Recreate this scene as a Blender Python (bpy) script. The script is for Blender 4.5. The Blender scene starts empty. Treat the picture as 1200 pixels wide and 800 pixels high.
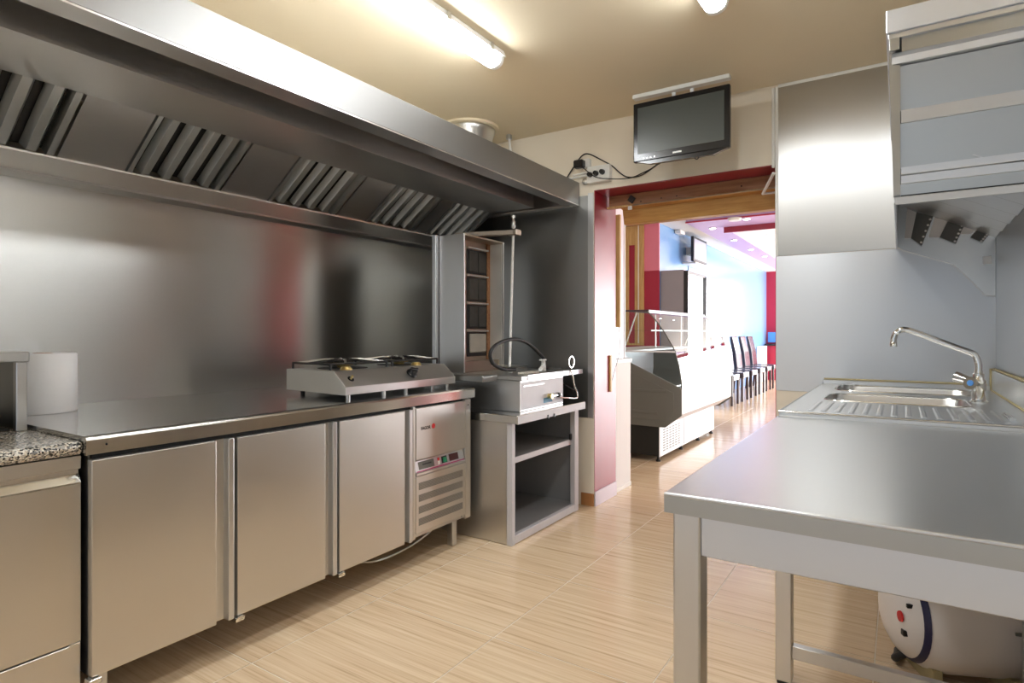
import bpy, bmesh, math, random
from mathutils import Vector, Matrix

random.seed(7)
sc = bpy.context.scene
COL = sc.collection

# ------------------------------------------------------------------ camera
F_PX, HY, H = 698.0, 390.0, 1.18            # focal length (px), horizon row, eye height
TH = math.atan(455.0 / 698.0)               # the room's depth axis sits right of the optical axis
SN, CS = math.sin(TH), math.cos(TH)
cam_d = bpy.data.cameras.new('camera')
cam = bpy.data.objects.new('camera', cam_d)
COL.objects.link(cam)
cam.location = (0, 0, H)
cam.rotation_euler = (math.radians(90), 0, TH)
cam_d.sensor_width = 36.0
cam_d.lens = F_PX / 1200.0 * 36.0
cam_d.shift_y = -(400.0 - HY) / 1200.0
cam_d.clip_start = 0.02
sc.camera = cam

# ------------------------------------------------------------------ world, light, exposure
world = bpy.data.worlds.new('world')
sc.world = world
world.use_nodes = True
bgn = world.node_tree.nodes['Background']
bgn.inputs[0].default_value = (0.80, 0.88, 1.0, 1)
bgn.inputs[1].default_value = 0.35

def area(name, loc, rot, sx, sy, power, col=(1, 1, 1)):
    l = bpy.data.lights.new(name, 'AREA')
    l.shape = 'RECTANGLE'
    l.size, l.size_y = sx, sy
    l.energy = power
    l.color = col
    o = bpy.data.objects.new(name, l)
    COL.objects.link(o)
    o.location = loc
    o.rotation_euler = rot
    return o

R90 = math.pi / 2
# added bluish light in an invented rear opening behind the camera, pointing +Y
area('added_rear_daylight', (-0.15, -2.48, 1.18), (R90, 0, 0), 4.0, 2.2, 6, (0.80, 0.90, 1.0))
# daylight through the shopfront at the end of the dining room (pointing -Y) and its side window (pointing -X)
area('daylight_shopfront', (0.75, 16.45, 1.30), (-R90, 0, 0), 5.2, 2.4, 330, (0.95, 0.98, 1.0))
area('daylight_shop_window', (3.45, 13.5, 1.25), (0, R90, 0), 2.4, 5.4, 370, (0.95, 0.98, 1.0))
area('added_shop_fill', (3.45, 5.2, 1.2), (0, R90, 0), 2.1, 1.3, 45, (0.97, 0.98, 1.0))  # added fill in an invented side opening, for shop faces turned to the kitchen

sc.view_settings.view_transform = 'Standard'
sc.view_settings.look = 'None'
sc.view_settings.gamma = 1.0
sc.view_settings.use_curve_mapping = False
sc.view_settings.exposure = 0.65
try:
    sc.cycles.use_denoising = True
    sc.cycles.max_bounces = 10
    sc.cycles.sample_clamp_indirect = 6.0
except Exception:
    pass

# ------------------------------------------------------------------ pixel -> point helpers
def ray(x, y):
    r = (x - 600.0) / F_PX
    return (r * CS - SN, r * SN + CS, (HY - y) / F_PX)
def onX(x, y, X):
    d = ray(x, y); t = X / d[0]; return Vector((X, d[1] * t, H + d[2] * t))
def onY(x, y, Y):
    d = ray(x, y); t = Y / d[1]; return Vector((d[0] * t, Y, H + d[2] * t))
def onZ(x, y, Z):
    d = ray(x, y); t = (Z - H) / d[2]; return Vector((d[0] * t, d[1] * t, Z))

# ------------------------------------------------------------------ materials
MATS = {}
def srgb(r, g, b):
    def f(c):
        c /= 255.0
        return c / 12.92 if c <= 0.04045 else ((c + 0.055) / 1.055) ** 2.4
    return (f(r), f(g), f(b), 1.0)

def newmat(name):
    m = bpy.data.materials.new(name)
    m.use_nodes = True
    nt = m.node_tree
    p = nt.nodes['Principled BSDF']
    MATS[name] = m
    return m, nt, p

def nd(nt, t, **kw):
    n = nt.nodes.new(t)
    for k, v in kw.items():
        setattr(n, k, v)
    return n

def noise_of(nt, scale3, scale=1.0, detail=3.0, rough=0.5, coord='Object'):
    tc = nd(nt, 'ShaderNodeTexCoord')
    mp = nd(nt, 'ShaderNodeMapping')
    mp.inputs['Scale'].default_value = scale3
    nt.links.new(tc.outputs[coord], mp.inputs['Vector'])
    nz = nd(nt, 'ShaderNodeTexNoise')
    nz.inputs['Scale'].default_value = scale
    nz.inputs['Detail'].default_value = detail
    nz.inputs['Roughness'].default_value = rough
    nt.links.new(mp.outputs[0], nz.inputs['Vector'])
    return nz

def plain(name, col, rough=0.5, metal=0.0, var=0.06, vscale=6.0, bump=0.0, spec=0.5, coat=0.0):
    m, nt, p = newmat(name)
    nz = noise_of(nt, (1, 1, 1), vscale, 4.0)
    rmp = nd(nt, 'ShaderNodeMapRange')
    rmp.inputs['To Min'].default_value = 1.0 - var
    rmp.inputs['To Max'].default_value = 1.0 + var
    nt.links.new(nz.outputs['Fac'], rmp.inputs['Value'])
    mx = nd(nt, 'ShaderNodeMix', data_type='RGBA', blend_type='MULTIPLY')
    mx.inputs['Factor'].default_value = 1.0
    mx.inputs['A'].default_value = col
    nt.links.new(rmp.outputs[0], mx.inputs['B'])
    nt.links.new(mx.outputs['Result'], p.inputs['Base Color'])
    p.inputs['Roughness'].default_value = rough
    p.inputs['Metallic'].default_value = metal
    p.inputs['Specular IOR Level'].default_value = spec
    p.inputs['Coat Weight'].default_value = coat
    if bump:
        b = nd(nt, 'ShaderNodeBump')
        b.inputs['Strength'].default_value = bump
        b.inputs['Distance'].default_value = 0.003
        nt.links.new(nz.outputs['Fac'], b.inputs['Height'])
        nt.links.new(b.outputs[0], p.inputs['Normal'])
    return m

def steel(name, col=(0.56, 0.545, 0.52, 1), rough=0.27, grain=(2, 2, 60), smear=0.10, aniso=0.0, tangent='Z', rot=0.0, bump=0.02):
    """brushed stainless sheet: fine grain stretched along the brushing, cloudy wipe marks"""
    m, nt, p = newmat(name)
    c = noise_of(nt, (1, 1, 1), 2.2, 2.0, 0.5)
    a = nd(nt, 'ShaderNodeMapRange')
    a.inputs['To Min'].default_value = 1.0 - smear
    a.inputs['To Max'].default_value = 1.0 + smear
    nt.links.new(c.outputs['Fac'], a.inputs['Value'])
    mx = nd(nt, 'ShaderNodeMix', data_type='RGBA', blend_type='MULTIPLY')
    mx.inputs['Factor'].default_value = 1.0
    mx.inputs['A'].default_value = col
    nt.links.new(a.outputs[0], mx.inputs['B'])
    if smear > 0.0: nt.links.new(mx.outputs['Result'], p.inputs['Base Color'])
    else: p.inputs['Base Color'].default_value = col
    rr = nd(nt, 'ShaderNodeMapRange')
    rr.inputs['From Min'].default_value = 0.25
    rr.inputs['From Max'].default_value = 0.75
    rr.inputs['To Min'].default_value = rough * 0.93
    rr.inputs['To Max'].default_value = rough * 1.08
    nt.links.new(c.outputs['Fac'], rr.inputs['Value'])
    if smear > 0.0: nt.links.new(rr.outputs[0], p.inputs['Roughness'])
    else: p.inputs['Roughness'].default_value = rough
    p.inputs['Metallic'].default_value = 1.0
    if aniso:
        p.inputs['Anisotropic'].default_value = aniso
        p.inputs['Anisotropic Rotation'].default_value = rot
        t = nd(nt, 'ShaderNodeTangent', direction_type='RADIAL', axis=tangent)
        nt.links.new(t.outputs[0], p.inputs['Tangent'])
    return m

steel('steel_wall', (0.68, 0.675, 0.65, 1), 0.27, (2, 2, 70), 0.0, 0.8, 'Z', 0.25, 0.02)
steel('steel_wall_cool', (0.60, 0.61, 0.62, 1), 0.34, (2, 2, 70), 0.0, 0.6, 'Z', 0.25, 0.02)
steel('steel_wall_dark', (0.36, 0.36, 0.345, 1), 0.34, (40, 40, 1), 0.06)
steel('steel_door', (0.66, 0.64, 0.61, 1), 0.36, (40, 40, 1.5), 0.05, 0.5, 'Z', 0.0, 0.03)
steel('steel_top', (0.70, 0.70, 0.69, 1), 0.17, (60, 2, 2), 0.0)
steel('steel_table', (0.72, 0.72, 0.71, 1), 0.28, (60, 2, 2), 0.0)
plain('dark_filter', srgb(96, 94, 90), 0.5, 0.3)
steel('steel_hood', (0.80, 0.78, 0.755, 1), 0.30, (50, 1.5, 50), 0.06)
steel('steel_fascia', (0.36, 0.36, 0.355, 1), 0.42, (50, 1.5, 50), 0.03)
plain('dull_steel', srgb(150, 150, 150), 0.5, 0.35, var=0.15, vscale=3)
plain('lilac_metal', srgb(204, 202, 205), 0.5, 0.15, var=0.12, vscale=8)
steel('steel_wall_upper', (0.60, 0.60, 0.59, 1), 0.36, (2, 2, 70), 0.0, 0.85, 'Z', 0.0)
steel('steel_dim', (0.46, 0.46, 0.44, 1), 0.32, (2, 2, 40), 0.06)
plain('pale_metal', srgb(214, 212, 206), 0.4, 0.3, var=0.08, vscale=5)  # paler than the steel: reflected light put into the colour
steel('steel_filter', (0.72, 0.73, 0.71, 1), 0.34, (3, 30, 3), 0.2)
steel('steel_mid', (0.66, 0.655, 0.645, 1), 0.32, (2, 2, 40), 0.06)
steel('steel_leg', (0.66, 0.66, 0.66, 1), 0.34, (40, 40, 2), 0.08)
steel('steel_polished', (0.72, 0.72, 0.70, 1), 0.10, (2, 2, 40), 0.04)
steel('steel_satin_bright', (0.70, 0.72, 0.76, 1), 0.42, (2, 40, 40), 0.04)
steel('chrome', (0.78, 0.78, 0.76, 1), 0.09, (2, 2, 2), 0.03)
steel('brass', (0.83, 0.67, 0.30, 1), 0.28, (2, 2, 2), 0.1)
steel('steel_stained', (0.46, 0.40, 0.33, 1), 0.38, (2, 2, 20), 0.35)
steel('galvanised', (0.66, 0.66, 0.63, 1), 0.30, (2, 2, 30), 0.15)
plain('ceiling_paint', srgb(228, 214, 186), 0.75, var=0.02, vscale=3)
plain('cream_paint', srgb(238, 228, 210), 0.7, var=0.025, vscale=4)
plain('white_paint', srgb(232, 228, 224), 0.6, var=0.02)
plain('lilac_white_paint', srgb(226, 216, 226), 0.35, var=0.03)
plain('red_gloss_paint', srgb(146, 20, 42), 0.34, var=0.06, spec=0.8)
plain('red_paint', srgb(166, 28, 58), 0.45, var=0.05)
plain('pink_lit_and_sticker', srgb(226, 128, 150), 0.5, var=0.04)  # pink holds brighter light on the red wall; also colours the sticker
plain('blue_gloss_paint', srgb(120, 164, 214), 0.22, var=0.03)
plain('lilac_ceiling', srgb(190, 160, 205), 0.5, var=0.03)
plain('black_plastic', srgb(22, 22, 24), 0.35, var=0.1)
plain('black_gloss', srgb(14, 16, 20), 0.18, var=0.1)
plain('black_rubber', srgb(18, 18, 18), 0.55, var=0.1)
plain('black_iron', srgb(34, 33, 34), 0.5, var=0.3, vscale=30)
plain('void_black', srgb(8, 8, 9), 0.8)
plain('screen', srgb(66, 70, 66), 0.30, var=0.10, vscale=3)
plain('white_plastic', srgb(236, 235, 230), 0.4, var=0.02)
plain('white_enamel', srgb(226, 220, 216), 0.28, var=0.015)
plain('white_paper', srgb(250, 250, 252), 0.85, var=0.015, bump=0.15, vscale=40)
plain('navy', srgb(28, 26, 66), 0.4)
plain('grey_plastic', srgb(104, 104, 98), 0.5, var=0.06)
plain('case_white', srgb(232, 232, 236), 0.35, var=0.02)
plain('case_dark', srgb(14, 16, 15), 0.6)
plain('case_brown', srgb(78, 58, 66), 0.4)
plain('fridge_grey', srgb(150, 146, 152), 0.4, var=0.03)
plain('brown_skirting', srgb(178, 124, 76), 0.4, var=0.12, vscale=25)
plain('grout', srgb(236, 226, 210), 0.8, var=0.05, vscale=30)
plain('logo_red', srgb(206, 36, 40), 0.5, var=0.02)
plain('logo_green', srgb(30, 140, 96), 0.4)
plain('magenta_stripe', srgb(160, 30, 90), 0.4)
plain('display_red', srgb(80, 30, 28), 0.25)
plain('ceramic_burner', srgb(70, 68, 64), 0.8, var=0.35, vscale=25, bump=0.3)
plain('ceramic_pale', srgb(176, 170, 158), 0.85, var=0.2, vscale=18, bump=0.3)
plain('leather_dark', srgb(70, 66, 74), 0.22, var=0.1, coat=0.3)
plain('chair_wood', srgb(70, 52, 50), 0.4, var=0.2)
plain('sealant', srgb(176, 162, 122), 0.6, var=0.2, vscale=30)
plain('screen_blue', srgb(80, 140, 210), 0.3)
plain('sticker_blue', srgb(96, 150, 180), 0.6)
plain('screen_pale', srgb(186, 190, 204), 0.25)

def wood(name, c1, c2, axis=(1.2, 14, 14), rough=0.45):
    m, nt, p = newmat(name)
    g = noise_of(nt, axis, 3.0, 6.0, 0.65)
    cr = nd(nt, 'ShaderNodeValToRGB')
    cr.color_ramp.elements[0].position = 0.3
    cr.color_ramp.elements[0].color = c1
    cr.color_ramp.elements[1].position = 0.7
    cr.color_ramp.elements[1].color = c2
    nt.links.new(g.outputs['Fac'], cr.inputs[0])
    nt.links.new(cr.outputs[0], p.inputs['Base Color'])
    p.inputs['Roughness'].default_value = rough
    return m
wood('wood_gold', srgb(168, 118, 56), srgb(204, 160, 92))
wood('wood_gold_v', srgb(176, 132, 72), srgb(212, 176, 116), (14, 14, 1.2))
wood('wood_brown', srgb(138, 92, 62), srgb(176, 128, 88), (1.5, 20, 20), 0.55)

def tile_mat():
    m, nt, p = newmat('tile_wood_stripe')
    tc = nd(nt, 'ShaderNodeTexCoord')
    oi = nd(nt, 'ShaderNodeObjectInfo')
    ml = nd(nt, 'ShaderNodeMath', operation='MULTIPLY'); ml.inputs[1].default_value = 37.0
    nt.links.new(oi.outputs['Random'], ml.inputs[0])
    cb = nd(nt, 'ShaderNodeCombineXYZ')
    nt.links.new(ml.outputs[0], cb.inputs[0]); nt.links.new(ml.outputs[0], cb.inputs[2])
    ad = nd(nt, 'ShaderNodeVectorMath', operation='ADD')
    nt.links.new(tc.outputs['Object'], ad.inputs[0]); nt.links.new(cb.outputs[0], ad.inputs[1])
    outs = []
    for s3, sc_, det in (((1.0, 26, 1), 1.6, 5.0), ((1.6, 90, 1), 1.5, 3.0), ((1.5, 5, 1), 1.2, 3.0)):
        mp = nd(nt, 'ShaderNodeMapping'); mp.inputs['Scale'].default_value = s3
        nt.links.new(ad.outputs[0], mp.inputs['Vector'])
        nz = nd(nt, 'ShaderNodeTexNoise'); nz.inputs['Scale'].default_value = sc_; nz.inputs['Detail'].default_value = det
        nt.links.new(mp.outputs[0], nz.inputs['Vector'])
        outs.append(nz)
    a1 = nd(nt, 'ShaderNodeMath', operation='MULTIPLY_ADD'); a1.inputs[1].default_value = 0.45
    nt.links.new(outs[1].outputs['Fac'], a1.inputs[0]); 
    a0 = nd(nt, 'ShaderNodeMath', operation='MULTIPLY'); a0.inputs[1].default_value = 0.55
    nt.links.new(outs[0].outputs['Fac'], a0.inputs[0]); nt.links.new(a0.outputs[0], a1.inputs[2])
    cr = nd(nt, 'ShaderNodeValToRGB')
    e = cr.color_ramp.elements
    e[0].position = 0.30; e[0].color = srgb(176, 146, 114)
    e[1].position = 0.66; e[1].color = srgb(234, 212, 180)
    k = e.new(0.43); k.color = srgb(216, 188, 154)
    nt.links.new(a1.outputs[0], cr.inputs[0])
    nt.links.new(cr.outputs[0], p.inputs['Base Color'])
    p.inputs['Roughness'].default_value = 0.17
    b = nd(nt, 'ShaderNodeBump'); b.inputs['Strength'].default_value = 0.05; b.inputs['Distance'].default_value = 0.001
    nt.links.new(outs[1].outputs['Fac'], b.inputs['Height']); nt.links.new(b.outputs[0], p.inputs['Normal'])
tile_mat()

def granite_mat():
    m, nt, p = newmat('granite')
    tc = nd(nt, 'ShaderNodeTexCoord')
    v = nd(nt, 'ShaderNodeTexVoronoi'); v.inputs['Scale'].default_value = 200
    nt.links.new(tc.outputs['Object'], v.inputs['Vector'])
    sep = nd(nt, 'ShaderNodeSeparateColor')
    nt.links.new(v.outputs['Color'], sep.inputs[0])
    cr = nd(nt, 'ShaderNodeValToRGB')
    cr.color_ramp.interpolation = 'CONSTANT'
    e = cr.color_ramp.elements
    e[0].position = 0.0; e[0].color = srgb(40, 40, 42)
    e[1].position = 0.22; e[1].color = srgb(120, 118, 116)
    for q, c in ((0.38, srgb(176, 172, 164)), (0.58, srgb(226, 222, 212)), (0.86, srgb(204, 192, 174))):
        k = e.new(q); k.color = c
    nt.links.new(sep.outputs[0], cr.inputs[0])
    nt.links.new(cr.outputs[0], p.inputs['Base Color'])
    p.inputs['Roughness'].default_value = 0.22
granite_mat()

def glass_mat():
    m, nt, p = newmat('clear_glass')
    nt.nodes.remove(p)
    out = nt.nodes['Material Output']
    t = nd(nt, 'ShaderNodeBsdfTransparent'); t.inputs[0].default_value = (0.90, 0.94, 0.94, 1)
    g = nd(nt, 'ShaderNodeBsdfGlossy'); g.inputs['Roughness'].default_value = 0.03
    f = nd(nt, 'ShaderNodeFresnel'); f.inputs[0].default_value = 1.5
    mx = nd(nt, 'ShaderNodeMixShader')
    ge = nd(nt, 'ShaderNodeNewGeometry')
    iv = nd(nt, 'ShaderNodeMath', operation='SUBTRACT'); iv.inputs[0].default_value = 1.0
    nt.links.new(ge.outputs['Backfacing'], iv.inputs[1])
    ml = nd(nt, 'ShaderNodeMath', operation='MULTIPLY')
    nt.links.new(f.outputs[0], ml.inputs[0]); nt.links.new(iv.outputs[0], ml.inputs[1])
    nt.links.new(ml.outputs[0], mx.inputs[0]); nt.links.new(t.outputs[0], mx.inputs[1]); nt.links.new(g.outputs[0], mx.inputs[2])
    nt.links.new(mx.outputs[0], out.inputs['Surface'])
glass_mat()

def emis(name, col, s):
    m, nt, p = newmat(name)
    p.inputs['Base Color'].default_value = (0.9, 0.9, 0.9, 1)
    p.inputs['Emission Color'].default_value = col
    p.inputs['Emission Strength'].default_value = s
emis('tube_light', (0.95, 0.98, 1.0, 1), 30.0)
emis('spot_light', (1.0, 0.97, 0.92, 1), 14.0)
emis('fridge_glow', (0.95, 0.97, 1.0, 1), 2.2)

def perforated(name, base, hole, scale, rough=0.4):
    m, nt, p = newmat(name)
    tc = nd(nt, 'ShaderNodeTexCoord')
    v = nd(nt, 'ShaderNodeTexVoronoi'); v.inputs['Scale'].default_value = scale; v.inputs['Randomness'].default_value = 0.0
    nt.links.new(tc.outputs['Object'], v.inputs['Vector'])
    cr = nd(nt, 'ShaderNodeValToRGB'); cr.color_ramp.interpolation = 'CONSTANT'
    cr.color_ramp.elements[0].color = hole; cr.color_ramp.elements[1].position = 0.38; cr.color_ramp.elements[1].color = base
    nt.links.new(v.outputs['Distance'], cr.inputs[0]); nt.links.new(cr.outputs[0], p.inputs['Base Color'])
    p.inputs['Roughness'].default_value = rough
perforated('grille_mesh', srgb(150, 143, 134), srgb(62, 58, 54), 160)

# ------------------------------------------------------------------ mesh helpers
def B(): return bmesh.new()

def bbox(bm, x0, x1, y0, y1, z0, z1, bev=0.0, seg=1):
    x0, x1 = sorted((x0, x1)); y0, y1 = sorted((y0, y1)); z0, z1 = sorted((z0, z1))
    v = [bm.verts.new(c) for c in ((x0, y0, z0), (x1, y0, z0), (x1, y1, z0), (x0, y1, z0), (x0, y0, z1), (x1, y0, z1), (x1, y1, z1), (x0, y1, z1))]
    fs = [bm.faces.new([v[i] for i in f]) for f in ((0, 3, 2, 1), (4, 5, 6, 7), (0, 1, 5, 4), (1, 2, 6, 5), (2, 3, 7, 6), (3, 0, 4, 7))]
    if bev:
        es = list({e for f in fs for e in f.edges})
        bmesh.ops.bevel(bm, geom=es, offset=bev, segments=seg, affect='EDGES', profile=0.5)
    return bm

def box(*a, **k): return bbox(B(), *a, **k)

def prism(bm, pts, axis, a, b, bev=0.0, seg=1):
    def P(u, w, t):
        return {'x': (t, u, w), 'y': (u, t, w), 'z': (u, w, t)}[axis]
    A = [bm.verts.new(P(u, w, a)) for u, w in pts]
    Bv = [bm.verts.new(P(u, w, b)) for u, w in pts]
    n = len(pts)
    fs = [bm.faces.new(A), bm.faces.new(Bv[::-1])]
    for i in range(n):
        fs.append(bm.faces.new((A[i], Bv[i], Bv[(i + 1) % n], A[(i + 1) % n])))
    bmesh.ops.recalc_face_normals(bm, faces=fs)
    if bev:
        es = list({e for f in fs for e in f.edges})
        bmesh.ops.bevel(bm, geom=es, offset=bev, segments=seg, affect='EDGES', profile=0.5)
    return bm

def smooth_pts(pts, n=6):
    pts = [Vector(p) for p in pts]
    if len(pts) < 3: return pts
    out = []
    for i in range(len(pts) - 1):
        p0 = pts[max(i - 1, 0)]; p1 = pts[i]; p2 = pts[i + 1]; p3 = pts[min(i + 2, len(pts) - 1)]
        for k in range(n):
            t = k / n
            out.append(0.5 * ((2 * p1) + (p2 - p0) * t + (2 * p0 - 5 * p1 + 4 * p2 - p3) * t * t + (3 * p1 - p0 - 3 * p2 + p3) * t ** 3))
    out.append(pts[-1])
    return out

def tube(bm, pts, r, seg=8, smooth=0, closed=False):
    pts = [Vector(p) for p in pts]
    if smooth: pts = smooth_pts(pts, smooth)
    rings = []
    n = len(pts)
    prev = None
    for i, p in enumerate(pts):
        if closed: d = (pts[(i + 1) % n] - pts[i - 1])
        else: d = (pts[min(i + 1, n - 1)] - pts[max(i - 1, 0)])
        d.normalize()
        if prev is None:
            up = Vector((0, 0, 1)) if abs(d.z) < 0.9 else Vector((1, 0, 0))
            s = d.cross(up).normalized()
        else:
            s = (prev - d * prev.dot(d)).normalized()
        prev = s
        t = d.cross(s)
        rr = r[i] if isinstance(r, (list, tuple)) else r
        rings.append([bm.verts.new(p + (s * math.cos(2 * math.pi * k / seg) + t * math.sin(2 * math.pi * k / seg)) * rr) for k in range(seg)])
    m = n if closed else n - 1
    for i in range(m):
        a, b = rings[i], rings[(i + 1) % n]
        for k in range(seg):
            bm.faces.new((a[k], a[(k + 1) % seg], b[(k + 1) % seg], b[k]))
    if not closed:
        bm.faces.new(rings[0][::-1]); bm.faces.new(rings[-1])
    bmesh.ops.recalc_face_normals(bm, faces=bm.faces[:])
    ROUND.add(id(bm))
    return bm

def lathe(bm, prof, c, axis='z', seg=28, sgn=1):
    """prof = [(radius, height along axis)], both ends capped where radius > 0"""
    c = Vector(c)
    def P(r, h, a):
        u, w = r * math.cos(a), r * math.sin(a)
        return c + Vector({'z': (u, w, h), 'x': (h * sgn, u, w), 'y': (u, h * sgn, w)}[axis])
    rings = []
    for r, h in prof:
        if r < 1e-6: rings.append([bm.verts.new(P(0, h, 0))])
        else: rings.append([bm.verts.new(P(r, h, 2 * math.pi * k / seg)) for k in range(seg)])
    for a, b in zip(rings, rings[1:]):
        for k in range(seg):
            k2 = (k + 1) % seg
            if len(a) == 1 and len(b) == 1: break
            if len(a) == 1: bm.faces.new((a[0], b[k], b[k2]))
            elif len(b) == 1: bm.faces.new((a[k], a[k2], b[0]))
            else: bm.faces.new((a[k], a[k2], b[k2], b[k]))
    if len(rings[0]) > 1: bm.faces.new(rings[0])
    if len(rings[-1]) > 1: bm.faces.new(rings[-1])
    bmesh.ops.recalc_face_normals(bm, faces=bm.faces[:])
    ROUND.add(id(bm))
    return bm

def sheet(bm, prof, axis, a, b, th):
    """a bent sheet: open polyline profile thickened by th and swept along an axis"""
    P = [Vector((u, w)) for u, w in prof]
    off = []
    for i, p in enumerate(P):
        d = (P[min(i + 1, len(P) - 1)] - P[max(i - 1, 0)]).normalized()
        off.append(p + Vector((-d.y, d.x)) * th)
    return prism(bm, [tuple(p) for p in P] + [tuple(p) for p in off[::-1]], axis, a, b)

ROOT = {}
ROUND = set()
def finish(bm, name, mat, origin, ang=14):
    if id(bm) in ROUND:
        ang = 50; ROUND.discard(id(bm))
    bmesh.ops.translate(bm, verts=bm.verts[:], vec=-Vector(origin))
    me = bpy.data.meshes.new(name)
    bm.to_mesh(me); bm.free()
    me.materials.append(MATS[mat])
    for p in me.polygons: p.use_smooth = True
    me.set_sharp_from_angle(angle=math.radians(ang))
    o = bpy.data.objects.new(name, me)
    COL.objects.link(o)
    return o

def tag(o, label, cat, group=None):
    o['label'] = label; o['category'] = cat
    if group: o['group'] = group
    return o

def thing(name, label, cat, loc, group=None, rz=0.0):
    o = bpy.data.objects.new(name, None)
    o.empty_display_size = 0.05
    COL.objects.link(o)
    o.location = loc; o.rotation_euler = (0, 0, rz)
    ROOT[o.name] = Vector(loc)
    return tag(o, label, cat, group)

def part(name, bm, mat, parent, label=None, ang=14):
    L = ROOT[parent.name]
    o = finish(bm, name, mat, L, ang)
    o.parent = parent
    ROOT[o.name] = L
    if label: o['label'] = label
    return o

def base_of(bm):
    xs = [v.co.x for v in bm.verts]; ys = [v.co.y for v in bm.verts]; zs = [v.co.z for v in bm.verts]
    return Vector(((min(xs) + max(xs)) / 2, (min(ys) + max(ys)) / 2, min(zs)))

def solo(name, bm, mat, label, cat, group=None, ang=14):
    L = base_of(bm)
    o = finish(bm, name, mat, L, ang)
    o.location = L
    ROOT[o.name] = L
    return tag(o, label, cat, group)

def struct(name, bm, mat, parent=None):
    if parent: return part(name, bm, mat, parent)
    L = base_of(bm)
    o = finish(bm, name, mat, L)
    o.location = L
    ROOT[o.name] = L
    o['kind'] = 'structure'
    return o

def shared(name, src, parent, loc):
    o = src.copy()
    o.name = name
    COL.objects.link(o)
    o.parent = parent
    o.location = Vector(loc) - ROOT[parent.name]
    return o

def text_part(name, body, size, mat, parent, origin, right, up, depth=0.0006):
    cu = bpy.data.curves.new(name, 'FONT')
    cu.body = body; cu.size = size; cu.extrude = depth; cu.offset = 0.0007; cu.align_x = 'CENTER'; cu.align_y = 'CENTER'
    tmp = bpy.data.objects.new('tmp_text', cu); COL.objects.link(tmp)
    dg = bpy.context.evaluated_depsgraph_get()
    me = bpy.data.meshes.new_from_object(tmp.evaluated_get(dg))
    bpy.data.objects.remove(tmp); bpy.data.curves.remove(cu)
    r = Vector(right).normalized(); u = Vector(up).normalized(); n = r.cross(u)
    M = Matrix((r, u, n)).transposed().to_4x4()
    M.translation = Vector(origin) - ROOT[parent.name]
    me.transform(M)
    me.name = name
    me.materials.clear(); me.materials.append(MATS[mat])
    o = bpy.data.objects.new(name, me); COL.objects.link(o); o.parent = parent
    ROOT[o.name] = ROOT[parent.name]
    return o

# =================================================================== THE SETTING
XL, XR, YF, YR, ZC = -3.035, 0.392, 3.70, -2.5, 2.605     # left wall, right wall, far wall, rear wall, ceiling
OX0, OX1, OZ = -1.745, -0.598, 2.15                        # opening in the far wall
YD = 4.06                                                  # dining side of the far wall
DX, DY, DZ = -2.90, 16.5, 2.76                             # blue wall, red end wall, dining ceiling

# floor slab and its tiles
fl = struct('floor', box(-4.4, 3.6, YR - 0.2, DY, -0.06, -0.0015), 'grout')
T = 0.6215
tb = box(-T / 2 + 0.002, T / 2 - 0.002, -T / 2 + 0.002, T / 2 - 0.002, -0.001, 0.0, 0.0006)
tproto = None
tx0, ty0 = -1.942 + T / 2, 1.275 + T / 2
for iy in range(-5, 14):
    for ix in range(-2, 4):
        c = (tx0 + ix * T, ty0 + iy * T, 0.0)
        if c[1] < YR or (c[0] - T / 2 < XL - 0.35 and c[1] < YF): continue
        if tproto is None:
            tproto = finish(tb, 'tile', 'tile_wood_stripe', (0, 0, 0))
            tproto.parent = fl
            tproto.location = Vector(c) - ROOT[fl.name]
        else:
            shared('tile', tproto, fl, c)
struct('floor_tiling', box(-4.4, 3.6, ty0 + 13.5 * T, DY, -0.0014, -0.0005), 'tile_wood_stripe', fl)
struct('floor_tiling', box(tx0 + 3.5 * T, 3.6, YD, ty0 + 13.5 * T, -0.0014, -0.0005), 'tile_wood_stripe', fl)
struct('floor_tiling', box(-4.4, tx0 - 2.5 * T, YD, ty0 + 13.5 * T, -0.0014, -0.0005), 'tile_wood_stripe', fl)

struct('ceiling', box(XL - 0.2, 2.2, YR - 0.2, YF, ZC, ZC + 0.1), 'ceiling_paint')
struct('wall_left', box(XL - 0.2, XL, YR - 0.2, YD, 0, ZC), 'cream_paint')
wr_ = B()
bbox(wr_, XR, XR + 0.2, 0.70, YF, 0, ZC)
bbox(wr_, XR + 0.2, 2.0, 0.70, 0.90, 0, ZC)  # unseen widening behind the camera, shaped to darken the hood end's reflection
bbox(wr_, 2.0, 2.2, YR - 0.2, 0.90, 0, ZC)
struct('wall_right', wr_, 'cream_paint')
# far wall with the doorway to the shop
wb = B()
bbox(wb, XL, OX0, YF, YD, 0, DZ + 0.1)
bbox(wb, OX1, XR + 0.2, YF, YD, 0, DZ + 0.1)
bbox(wb, OX0, OX1, YF, YD, OZ, DZ + 0.1)
struct('wall_back', wb, 'cream_paint')
# red painted reveal of the doorway
rv = B()
bbox(rv, OX0, OX0 + 0.004, YF + 0.002, YD, 0.10, OZ)
bbox(rv, OX1 - 0.004, OX1, YF + 0.002, YD, 0.10, OZ)
bbox(rv, OX0 + 0.004, OX1 - 0.004, YF + 0.002, YD, OZ - 0.004, OZ)
struct('trim_1', rv, 'red_gloss_paint')
# rear wall with an invented opening for the added rear light
wf = B()
bbox(wf, XL, -2.15, YR - 0.2, YR, 0, ZC)
bbox(wf, 1.85, 2.0, YR - 0.2, YR, 0, ZC)
bbox(wf, -2.15, 1.85, YR - 0.2, YR, 0, 0.08)
bbox(wf, -2.15, 1.85, YR - 0.2, YR, 2.28, ZC)
struct('wall_front', wf, 'cream_paint')
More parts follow.
